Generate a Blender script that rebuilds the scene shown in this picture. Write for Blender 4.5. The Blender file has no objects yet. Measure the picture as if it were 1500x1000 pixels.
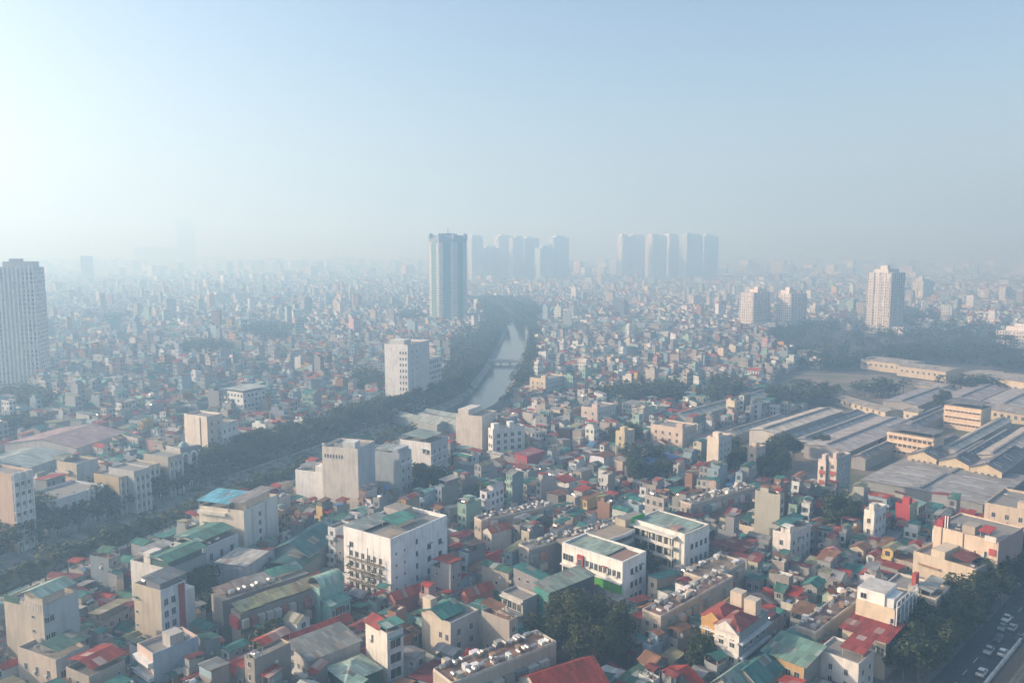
import bpy, math, random
import numpy as np
from mathutils import Vector, Matrix
C = bpy.context.scene
COL = C.collection
R = math.radians
rng = random.Random(11)

# ------------------------------------------------------------------ camera, sky, sun, exposure
CAM_H, FPX = 100.0, 1177.0
PITCH = math.atan(135.0/FPX)
cd = bpy.data.cameras.new('camera'); cam = bpy.data.objects.new('camera', cd); COL.objects.link(cam)
cam.location = (0, 0, CAM_H); cam.rotation_euler = (math.pi/2-PITCH, 0, 0)
cd.sensor_width = 36; cd.lens = FPX/1500*36; cd.clip_start = 1; cd.clip_end = 40000
C.camera = cam
SUN_AZ, SUN_EL = -89.0, 23.0           # degrees, azimuth from +Y (view direction), negative = towards -X
world = bpy.data.worlds.new('World'); C.world = world; world.use_nodes = True
wn = world.node_tree; bg = wn.nodes['Background']
sky = wn.nodes.new('ShaderNodeTexSky'); sky.sky_type = 'NISHITA'; sky.sun_disc = False
sky.sun_elevation = R(SUN_EL); sky.sun_rotation = R(SUN_AZ)
sky.air_density = 0.9; sky.dust_density = 3.4; sky.ozone_density = 1.2; sky.altitude = 50
wn.links.new(sky.outputs[0], bg.inputs[0]); bg.inputs[1].default_value = 0.15
sl = bpy.data.lights.new('sun', 'SUN'); sl.energy = 4.3; sl.angle = R(0.6); sl.color = (1.0, 0.91, 0.80)
so = bpy.data.objects.new('sun', sl); COL.objects.link(so); so.location = (-300, 0, 300)
sd = Vector((math.sin(R(SUN_AZ))*math.cos(R(SUN_EL)), math.cos(R(SUN_AZ))*math.cos(R(SUN_EL)), math.sin(R(SUN_EL))))
so.rotation_euler = sd.to_track_quat('Z', 'Y').to_euler()
C.view_settings.view_transform = 'Standard'; C.view_settings.look = 'None'
C.view_settings.exposure = 0.58; C.view_settings.gamma = 1.0
C.render.engine = 'CYCLES'
C.cycles.use_denoising = True
C.cycles.max_bounces = 4; C.cycles.diffuse_bounces = 2; C.cycles.glossy_bounces = 2
C.cycles.transmission_bounces = 2; C.cycles.volume_bounces = 1; C.cycles.transparent_max_bounces = 4
C.cycles.sample_clamp_indirect = 4.0
HAZE_ABS = 0.56
HAZE_DENSITY, HAZE_TOP, HAZE_COL, HAZE_G = 0.00096, 300.0, (0.40, 0.675, 1.0), 0.32

# ------------------------------------------------------------------ pixel (1500x1000) <-> world
CP, SP = math.cos(PITCH), math.sin(PITCH)
def G(x, y, z=0.0):
    cx = (x-750)/FPX; cy = (500-y)/FPX
    dx, dy, dz = cx, CP+cy*SP, -SP+cy*CP
    t = (z-CAM_H)/dz
    return (dx*t, dy*t)
def D(x, y, depth):                      # point at a given distance ahead: (x, height)
    cx = (x-750)/FPX; cy = (500-y)/FPX
    dy = CP+cy*SP; t = depth/dy
    return (cx*t, CAM_H+(-SP+cy*CP)*t)
def proj(x, y, z):
    zz = z-CAM_H
    f = y*CP-zz*SP; u = y*SP+zz*CP
    if f < 1: return (-9999, 9999)
    return (750+FPX*x/f, 500-FPX*u/f)

# ------------------------------------------------------------------ materials
class NT:
    def __init__(s, name):
        s.m = bpy.data.materials.new(name); s.m.use_nodes = True
        s.t = s.m.node_tree; s.b = s.t.nodes['Principled BSDF']
        s.b.inputs['Specular IOR Level'].default_value = 0.3
    def n(s, k, **kw):
        x = s.t.nodes.new(k)
        for a, v in kw.items(): setattr(x, a, v)
        return x
    def l(s, a, b): s.t.links.new(a, b)
    def put(s, v, sock):
        if hasattr(v, 'is_linked') or hasattr(v, 'links'): s.l(v, sock)
        else: sock.default_value = v
    def mt(s, op, a, b=0.0, c=None):
        x = s.n('ShaderNodeMath', operation=op)
        s.put(a, x.inputs[0]); s.put(b, x.inputs[1])
        if c is not None: s.put(c, x.inputs[2])
        return x.outputs[0]
    def mix(s, f, a, b, bt='MIX'):
        x = s.n('ShaderNodeMix', data_type='RGBA', blend_type=bt)
        s.put(f, x.inputs[0])
        for v, k in ((a, 6), (b, 7)):
            if isinstance(v, tuple): v = (*v[:3], 1.0)
            s.put(v, x.inputs[k])
        return x.outputs[2]
    def noise(s, scale, vec=None, detail=3.0, sc=(1, 1, 1)):
        x = s.n('ShaderNodeTexNoise'); x.inputs['Scale'].default_value = scale; x.inputs['Detail'].default_value = detail
        if vec is None: vec = s.pos()
        if sc != (1, 1, 1):
            m = s.n('ShaderNodeVectorMath', operation='MULTIPLY'); s.l(vec, m.inputs[0]); m.inputs[1].default_value = sc; vec = m.outputs[0]
        s.l(vec, x.inputs['Vector']); return x.outputs[0]
    def ramp(s, v, a, b, lo=0.0, hi=1.0):
        x = s.n('ShaderNodeMapRange'); s.put(v, x.inputs[0])
        x.inputs[1].default_value = a; x.inputs[2].default_value = b; x.inputs[3].default_value = lo; x.inputs[4].default_value = hi
        return x.outputs[0]
    def pos(s): return s.n('ShaderNodeNewGeometry').outputs['Position']
    def col(s):
        a = s.n('ShaderNodeAttribute'); a.attribute_name = 'Col'; return a.outputs[0]
    def uv(s):
        a = s.n('ShaderNodeUVMap'); x = s.n('ShaderNodeSeparateXYZ'); s.l(a.outputs[0], x.inputs[0]); return x.outputs[0], x.outputs[1]
    def base(s, c, rough=0.8):
        s.put(c if not isinstance(c, tuple) else (*c, 1), s.b.inputs['Base Color']); s.put(rough, s.b.inputs['Roughness']); return s.m
    def bump(s, h, strength=0.5, dist=0.1):
        x = s.n('ShaderNodeBump'); x.inputs['Strength'].default_value = strength; x.inputs['Distance'].default_value = dist
        s.l(h, x.inputs['Height']); s.l(x.outputs[0], s.b.inputs['Normal'])

def mat_wall(name, pattern):
    k = NT(name); c = k.col()
    streak = k.ramp(k.noise(1.1, sc=(1, 1, 0.13), detail=6), 0.48, 0.70)
    patch = k.ramp(k.noise(0.33, detail=7), 0.60, 0.635)
    blot = k.ramp(k.noise(0.25, detail=5), 0.45, 0.8)
    c = k.mix(1.0, c, (0.90, 0.91, 0.92), 'MULTIPLY')
    c2 = k.mix(k.mt('MULTIPLY', streak, 0.26), c, (0.13, 0.125, 0.115))
    c2 = k.mix(k.mt('MULTIPLY', blot, 0.28), c2, (0.20, 0.185, 0.165))
    c2 = k.mix(k.mt('MULTIPLY', patch, 0.16), c2, (0.26, 0.255, 0.25))
    rough = 0.85
    if pattern:
        u, v = k.uv()
        fu = k.mt('FRACT', u); fv = k.mt('FRACT', v)
        wnz = k.n('ShaderNodeTexWhiteNoise', noise_dimensions='3D')
        cb = k.n('ShaderNodeCombineXYZ'); k.l(k.mt('FLOOR', u), cb.inputs[0]); k.l(k.mt('FLOOR', v), cb.inputs[1])
        sx = k.n('ShaderNodeSeparateColor'); k.l(c, sx.inputs[0]); k.l(k.mt('MULTIPLY', sx.outputs[0], 97.0), cb.inputs[2])
        k.l(cb.outputs[0], wnz.inputs[0])
        hw = k.ramp(wnz.outputs[0], 0.0, 1.0, 0.16, 0.30)
        m = k.mt('LESS_THAN', k.mt('ABSOLUTE', k.mt('SUBTRACT', fu, 0.5)), hw)
        m = k.mt('MULTIPLY', m, k.mt('LESS_THAN', k.mt('ABSOLUTE', k.mt('SUBTRACT', fv, 0.52)), 0.26))
        m = k.mt('MULTIPLY', m, k.mt('GREATER_THAN', u, -0.001))
        m = k.mt('MULTIPLY', m, k.mt('GREATER_THAN', wnz.outputs[0], 0.22))
        gl = k.mix(k.ramp(wnz.outputs[0], 0.3, 1.0), (0.03, 0.04, 0.05), (0.12, 0.14, 0.15))
        c2 = k.mix(m, c2, gl)
        band = k.mt('MULTIPLY', k.mt('LESS_THAN', fv, 0.07), k.mt('GREATER_THAN', u, -0.001))
        c2 = k.mix(k.mt('MULTIPLY', band, 0.35), c2, (0.8, 0.8, 0.78))
        rough = k.ramp(m, 0, 1, 0.85, 0.25)
    return k.base(c2, rough)
def mat_tin():
    k = NT('corrugated sheet'); c = k.mix(1.0, k.col(), (0.80, 0.80, 0.80), 'MULTIPLY'); u, v = k.uv()
    rust = k.ramp(k.noise(0.35, detail=6), 0.50, 0.75)
    fade = k.noise(1.4, detail=4)
    c2 = k.mix(k.ramp(fade, 0.35, 0.75, 0.0, 0.10), c, (0.40, 0.41, 0.40))
    c2 = k.mix(k.mt('MULTIPLY', rust, 0.35), c2, (0.16, 0.09, 0.06))
    strip = k.n('ShaderNodeTexWhiteNoise', noise_dimensions='2D')
    cb = k.n('ShaderNodeCombineXYZ'); k.l(k.mt('FLOOR', k.mt('MULTIPLY', u, 1.05)), cb.inputs[0]); k.l(k.mt('FLOOR', k.mt('MULTIPLY', v, 0.35)), cb.inputs[1])
    k.l(cb.outputs[0], strip.inputs[0])
    c2 = k.mix(0.9, c2, k.mix(strip.outputs[0], (0.62, 0.62, 0.62), (1.2, 1.2, 1.2)), 'MULTIPLY')
    st2 = k.n('ShaderNodeTexWhiteNoise', noise_dimensions='3D'); cb2 = k.n('ShaderNodeCombineXYZ'); k.l(k.mt('FLOOR', k.mt('MULTIPLY', u, 0.525)), cb2.inputs[0]); k.l(k.mt('FLOOR', k.mt('MULTIPLY', v, 0.35)), cb2.inputs[1])
    sc_ = k.n('ShaderNodeSeparateColor'); k.l(k.col(), sc_.inputs[0]); k.l(k.mt('FLOOR', k.mt('MULTIPLY', sc_.outputs[0], 9973.0)), cb2.inputs[2]); k.l(cb2.outputs[0], st2.inputs[0])
    c2 = k.mix(k.mt('MULTIPLY', k.mt('GREATER_THAN', st2.outputs[0], 0.90), 0.6), c2, k.mix(strip.outputs[0], (0.20, 0.11, 0.07), (0.42, 0.43, 0.42)))
    lap = k.mt('LESS_THAN', k.mt('FRACT', k.mt('MULTIPLY', u, 1.05)), 0.10)
    c2 = k.mix(k.mt('MULTIPLY', lap, 0.30), c2, (0.05, 0.05, 0.05))
    k.bump(k.mt('SINE', k.mt('MULTIPLY', u, 20.0)), 0.5, 0.05)
    k.b.inputs['Specular IOR Level'].default_value = 0.18
    return k.base(c2, 0.65)
def mat_conc():
    k = NT('weathered concrete'); c = k.mix(1.0, k.col(), (0.72, 0.72, 0.72), 'MULTIPLY')
    a = k.ramp(k.noise(0.5, detail=6), 0.35, 0.75); b = k.ramp(k.noise(3.0, detail=4), 0.4, 0.7)
    c2 = k.mix(k.mt('MULTIPLY', a, 0.55), c, (0.13, 0.125, 0.115))
    c2 = k.mix(k.mt('MULTIPLY', b, 0.2), c2, (0.45, 0.43, 0.40))
    return k.base(c2, 0.9)
def mat_plain(name, rough=0.6, metal=0.0, spec=0.4):
    k = NT(name); c = k.col(); k.b.inputs['Metallic'].default_value = metal; k.b.inputs['Specular IOR Level'].default_value = spec
    c2 = k.mix(k.ramp(k.noise(1.3, detail=4), 0.4, 0.75, 0.0, 0.25), c, (0.2, 0.19, 0.18))
    return k.base(c2, rough)
def mat_glass():
    k = NT('dark window glass'); c = k.mix(k.ramp(k.noise(0.6), 0.35, 0.65), (0.02, 0.028, 0.035), (0.08, 0.10, 0.11))
    k.b.inputs['Specular IOR Level'].default_value = 0.5
    return k.base(c, 0.12)
def mat_leaf():
    k = NT('leaves'); c = k.col()
    oi = k.n('ShaderNodeObjectInfo')
    c2 = k.mix(k.ramp(oi.outputs['Random'], 0, 1, 0.0, 0.85), c, (0.060, 0.068, 0.018))
    k.base(c2, 0.6)
    tr = k.n('ShaderNodeBsdfTranslucent'); k.l(c2, tr.inputs[0])
    mx = k.n('ShaderNodeMixShader'); mx.inputs[0].default_value = 0.25
    k.l(k.b.outputs[0], mx.inputs[1]); k.l(tr.outputs[0], mx.inputs[2])
    k.l(mx.outputs[0], k.t.nodes['Material Output'].inputs['Surface'])
    return k.m
def mat_ground():
    k = NT('city ground')
    c = k.mix(k.ramp(k.noise(0.06, detail=6), 0.35, 0.65), (0.06, 0.058, 0.055), (0.11, 0.10, 0.09))
    c = k.mix(k.ramp(k.noise(0.02, detail=5), 0.55, 0.68), c, (0.05, 0.075, 0.035))
    return k.base(c, 0.95)
def mat_asphalt():
    k = NT('asphalt'); c = k.mix(k.ramp(k.noise(0.4, detail=6), 0.35, 0.7), (0.045, 0.046, 0.05), (0.085, 0.084, 0.082)); return k.base(c, 0.85)
def mat_field():
    k = NT('bare field'); c = k.mix(k.ramp(k.noise(0.05, detail=6), 0.4, 0.62), (0.22, 0.17, 0.15), (0.11, 0.12, 0.07)); return k.base(c, 0.95)
def mat_ballast():
    k = NT('track ballast'); c = k.mix(k.ramp(k.noise(2.5, detail=6), 0.35, 0.7), (0.10, 0.075, 0.055), (0.20, 0.16, 0.12)); return k.base(c, 0.95)
def mat_bank():
    k = NT('stone bank'); c = k.mix(k.ramp(k.noise(0.3, detail=6), 0.35, 0.7), (0.17, 0.18, 0.16), (0.36, 0.36, 0.33))
    c = k.mix(k.ramp(k.noise(0.12, detail=5), 0.5, 0.62), c, (0.07, 0.10, 0.05)); return k.base(c, 0.9)
def mat_water():
    k = NT('canal water'); c = k.mix(k.ramp(k.noise(0.05, detail=4), 0.4, 0.6), (0.05, 0.06, 0.05), (0.10, 0.10, 0.08))
    k.bump(k.noise(1.2, detail=3), 0.12, 0.1); k.b.inputs['Specular IOR Level'].default_value = 0.6; return k.base(c, 0.12)
MAT = dict(W=mat_wall('painted render', False), P=mat_wall('render with windows', True), T=mat_tin(), C=mat_conc(), A=mat_plain('paint', 0.55),
           S=mat_plain('stainless steel', 0.38, 0.7), G=mat_glass(), L=mat_leaf(), K=mat_plain('bark', 0.9), E=mat_ground(), N=mat_asphalt(),
           F=mat_field(), Q=mat_ballast(), B=mat_bank(), H=mat_water())

# ------------------------------------------------------------------ mesh builder
class MB:
    def __init__(s, th=0.0, o=(0, 0, 0)):
        s.v = []; s.n = []; s.m = []; s.c = []; s.uv = []; s.set(th, o)
    def set(s, th, o): s.cs, s.sn = math.cos(th), math.sin(th); s.o = o; s.id = (th == 0 and tuple(o) == (0, 0, 0))
    def face(s, pts, mat, col, uv=None):
        if s.id: s.v.extend(pts)
        else:
            c, n, (a, b, z) = s.cs, s.sn, s.o
            s.v.extend([(a+c*p[0]-n*p[1], b+n*p[0]+c*p[1], z+p[2]) for p in pts])
        s.n.append(len(pts)); s.m.append(mat); s.c.append(col)
        s.uv.append(uv if uv else [(-9.0, -9.0)]*len(pts))
    def box(s, x0, x1, y0, y1, z0, z1, mat='W', col=(.6, .6, .6), top=None, bot=False, win=None, cols=None):
        """win: (bay, storey) gives window uv on the sides named in cols ('f' -y, 'b' +y, 'l' -x, 'r' +x)"""
        tm, tc = top if top else (mat, col)
        def uvq(w): 
            if not win: return None
            nb = max(1, round(w/win[0])); ns = max(1, round((z1-z0)/win[1]))
            return [(0, 0), (nb, 0), (nb, ns), (0, ns)]
        w = win and (cols or 'fblr') or ''
        s.face([(x0, y0, z0), (x1, y0, z0), (x1, y0, z1), (x0, y0, z1)], mat, col, uvq(x1-x0) if 'f' in w else None)
        s.face([(x1, y1, z0), (x0, y1, z0), (x0, y1, z1), (x1, y1, z1)], mat, col, uvq(x1-x0) if 'b' in w else None)
        s.face([(x0, y1, z0), (x0, y0, z0), (x0, y0, z1), (x0, y1, z1)], mat, col, uvq(y1-y0) if 'l' in w else None)
        s.face([(x1, y0, z0), (x1, y1, z0), (x1, y1, z1), (x1, y0, z1)], mat, col, uvq(y1-y0) if 'r' in w else None)
        uvt = [(x0, y0), (x1, y0), (x1, y1), (x0, y1)] if tm == 'T' else None
        s.face([(x0, y0, z1), (x1, y0, z1), (x1, y1, z1), (x0, y1, z1)], tm, tc, uvt)
        if bot: s.face([(x0, y1, z0), (x1, y1, z0), (x1, y0, z0), (x0, y0, z0)], mat, col)
    def slab(s, q, t, mat, col, uv=None):
        """q: four top corners (ccw), thickness t downward"""
        s.face(q, mat, col, uv)
        lo = [(p[0], p[1], p[2]-t) for p in q]
        s.face(lo[::-1], mat, col, uv[::-1] if uv else None)
        for i in range(len(q)):
            j = (i+1) % len(q); s.face([lo[i], lo[j], q[j], q[i]], mat, col)
    def sheet(s, x0, x1, y0, y1, za, zb, axis, col, t=0.07, mat='T'):
        """sloping corrugated sheet: height za at the low coordinate of axis, zb at the high one"""
        if axis == 'x':
            q = [(x0, y0, za), (x1, y0, zb), (x1, y1, zb), (x0, y1, za)]; L = math.hypot(x1-x0, zb-za)
            uv = [(y0, 0), (y0, L), (y1, L), (y1, 0)]
        else:
            q = [(x0, y0, za), (x1, y0, za), (x1, y1, zb), (x0, y1, zb)]; L = math.hypot(y1-y0, zb-za)
            uv = [(x0, 0), (x1, 0), (x1, L), (x0, L)]
        s.slab(q, t, mat, col, uv)
    def gable(s, x0, x1, y0, y1, z, rise, axis, col, ov=0.35, wall=None, t=0.07):
        """two sheets, ridge along axis; gable end triangles in the wall colour (mat, col)"""
        if axis == 'y':
            xm = (x0+x1)/2; k = rise/(xm-x0)
            s.sheet(x0-ov, xm, y0-ov, y1+ov, z-k*ov+t, z+rise+t, 'x', col, t)
            s.sheet(xm, x1+ov, y0-ov, y1+ov, z+rise+t, z-k*ov+t, 'x', col, t)
            if wall:
                s.face([(x0, y0, z), (x1, y0, z), (xm, y0, z+rise)], *wall); s.face([(x1, y1, z), (x0, y1, z), (xm, y1, z+rise)], *wall)
        else:
            ym = (y0+y1)/2; k = rise/(ym-y0)
            s.sheet(x0-ov, x1+ov, y0-ov, ym, z-k*ov+t, z+rise+t, 'y', col, t)
            s.sheet(x0-ov, x1+ov, ym, y1+ov, z+rise+t, z-k*ov+t, 'y', col, t)
            if wall:
                s.face([(x0, y1, z), (x0, y0, z), (x0, ym, z+rise)], *wall); s.face([(x1, y0, z), (x1, y1, z), (x1, ym, z+rise)], *wall)
    def cyl(s, a, b, r, n=10, mat='S', col=(.7, .7, .7), r2=None, caps=True):
        a = Vector(a); b = Vector(b); d = (b-a).normalized(); r2 = r if r2 is None else r2
        u = d.orthogonal().normalized(); w = d.cross(u)
        A = [tuple(a+(u*math.cos(2*math.pi*i/n)+w*math.sin(2*math.pi*i/n))*r) for i in range(n)]
        B = [tuple(b+(u*math.cos(2*math.pi*i/n)+w*math.sin(2*math.pi*i/n))*r2) for i in range(n)]
        for i in range(n):
            j = (i+1) % n; s.face([A[i], A[j], B[j], B[i]], mat, col)
        if caps: s.face(A[::-1], mat, col); s.face(B, mat, col)
    def mesh(s, name):
        me = bpy.data.meshes.new(name)
        nv = len(s.v); nf = len(s.n)
        me.vertices.add(nv); me.vertices.foreach_set('co', np.array(s.v, dtype=np.float32).ravel())
        me.loops.add(nv); me.loops.foreach_set('vertex_index', np.arange(nv, dtype=np.int32))
        me.polygons.add(nf); n = np.array(s.n, dtype=np.int32)
        me.polygons.foreach_set('loop_start', np.concatenate([[0], np.cumsum(n)[:-1]]).astype(np.int32))
        try: me.polygons.foreach_set('loop_total', n)
        except Exception: pass
        used = sorted(set(s.m)); ix = {k: i for i, k in enumerate(used)}
        for k in used: me.materials.append(MAT[k])
        me.polygons.foreach_set('material_index', np.array([ix[k] for k in s.m], dtype=np.int32))
        ca = me.color_attributes.new('Col', 'FLOAT_COLOR', 'CORNER')
        cc = np.ones((nf, 4), dtype=np.float32); cc[:, :3] = np.array(s.c, dtype=np.float32)
        ca.data.foreach_set('color', np.repeat(cc, n, axis=0).ravel())
        ul = me.uv_layers.new(name='UVMap')
        ul.data.foreach_set('uv', np.array([q for f in s.uv for q in f], dtype=np.float32).ravel())
        me.update(); me.validate()
        return me
    def build(s, name, parent=None, loc=None, rz=0.0):
        o = bpy.data.objects.new(name, s.mesh(name)); COL.objects.link(o)
        if parent: o.parent = parent
        if loc: o.location = loc
        o.rotation_euler.z = rz
        return o

def tag(o, label=None, cat=None, group=None, kind=None):
    for k, v in (('label', label), ('category', cat), ('group', group), ('kind', kind)):
        if v: o[k] = v
    return o
def empty(name, loc, rz=0.0, label=None, cat=None, group=None):
    o = bpy.data.objects.new(name, None); COL.objects.link(o); o.location = loc; o.rotation_euler.z = rz
    o.empty_display_size = 1
    return tag(o, label, cat, group)
def copy_tree(o, parent=None):
    c = o.copy(); COL.objects.link(c)
    if parent: c.parent = parent
    for ch in list(o.children): copy_tree(ch, c)
    return c
def jit(c, a=0.08, r=rng):
    k = 1+r.uniform(-a, a); return tuple(max(0.01, x*k*(1+r.uniform(-a, a)*0.35)) for x in c)

WHITE, CREAM, BEIGE, GREY, DGREY = (.76, .77, .76), (.64, .55, .42), (.52, .44, .35), (.37, .37, .36), (.16, .16, .16)
WALLS = [('white', (.66, .69, .70), 6), ('cream', (.56, .50, .40), 2.5), ('beige', (.40, .36, .32), 2), ('grey', (.28, .30, .31), 6), ('bare brick', (.27, .15, .10), 1.5), ('pale blue', (.30, .42, .50), 2.5),
         ('pink', (.48, .31, .30), 1), ('yellow', (.58, .42, .18), 1), ('pale green', (.28, .44, .38), 1.5), ('ochre', (.44, .26, .11), .8)]
ROOFS = [('teal', (.03, .19, .165), 7), ('dark green', (.04, .14, .10), 3), ('red', (.36, .035, .018), 6.5), ('maroon', (.19, .03, .03), 5), ('grey', (.26, .27, .28), 4),
         ('pale grey', (.46, .49, .48), 1.6), ('rust brown', (.26, .13, .07), 3.5), ('blue', (.08, .22, .44), 0.5), ('olive', (.27, .28, .17), 2), ('pale green', (.28, .48, .40), 1.2)]
FLOORS = [(.28, .28, .28), (.22, .22, .22), (.36, .20, .15), (.38, .38, .37), (.32, .16, .12), (.16, .22, .20)]
def pick(lst, r): return r.choices(lst, weights=[x[2] for x in lst])[0]

# ------------------------------------------------------------------ shared small parts
_wc = {}
def window_mesh(w, h, fc=(.55, .55, .53), bars=True):
    k = (round(w, 1), round(h, 1), fc)
    if k not in _wc:
        m = MB(); w, h = k[0], k[1]; t = 0.09
        m.box(-w/2, -w/2+t, -.06, 0, 0, h, 'A', fc); m.box(w/2-t, w/2, -.06, 0, 0, h, 'A', fc)
        m.box(-w/2+t, w/2-t, -.06, 0, h-t, h, 'A', fc, bot=True); m.box(-w/2-.08, w/2+.08, -.14, 0, -.1, 0, 'A', fc, bot=True)
        m.face([(-w/2+t, -.025, 0), (w/2-t, -.025, 0), (w/2-t, -.025, h-t), (-w/2+t, -.025, h-t)], 'G', (.05, .06, .07))
        if w > 0.9: m.box(-.03, .03, -.055, -.025, 0, h-t, 'A', fc)
        _wc[k] = m.mesh('window')
    return _wc[k]
def add_window(parent, w, h, loc, rz, fc=(.55, .55, .53), name='window'):
    o = bpy.data.objects.new(name, window_mesh(w, h, fc)); COL.objects.link(o); o.parent = parent; o.location = loc; o.rotation_euler.z = rz
    return o
def tank(m, x, y, z, along='x', r=.5, L=1.5, col=(.62, .64, .66), st=.8):
    for a in (-.5, .5):
        for b in (-.3, .3):
            px, py = (x+a, y+b) if along == 'x' else (x+b, y+a)
            m.box(px-.04, px+.04, py-.04, py+.04, z, z+st, 'A', DGREY)
    e = (L/2, 0) if along == 'x' else (0, L/2)
    m.cyl((x-e[0], y-e[1], z+st+r), (x+e[0], y+e[1], z+st+r), r, 10, 'S', col)
def tuft(m, x, y, z, r, rr, col=(.05, .09, .03), n=14):
    for i in range(n):
        a = rr.uniform(0, 6.28); q = r*math.sqrt(rr.random()); zz = z+rr.uniform(.1, 1.3)*r; s = r*rr.uniform(.25, .5)
        cx, cy = x+q*math.cos(a), y+q*math.sin(a); b = rr.uniform(0, 3.14); e = rr.uniform(-.5, .9)
        ux, uy = math.cos(b)*s, math.sin(b)*s
        m.face([(cx-ux, cy-uy, zz), (cx-uy*e, cy+ux*e, zz-s*.5), (cx+ux, cy+uy, zz), (cx+uy*e, cy-ux*e, zz+s*.6)], 'L', jit(col, .3, rr))

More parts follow.
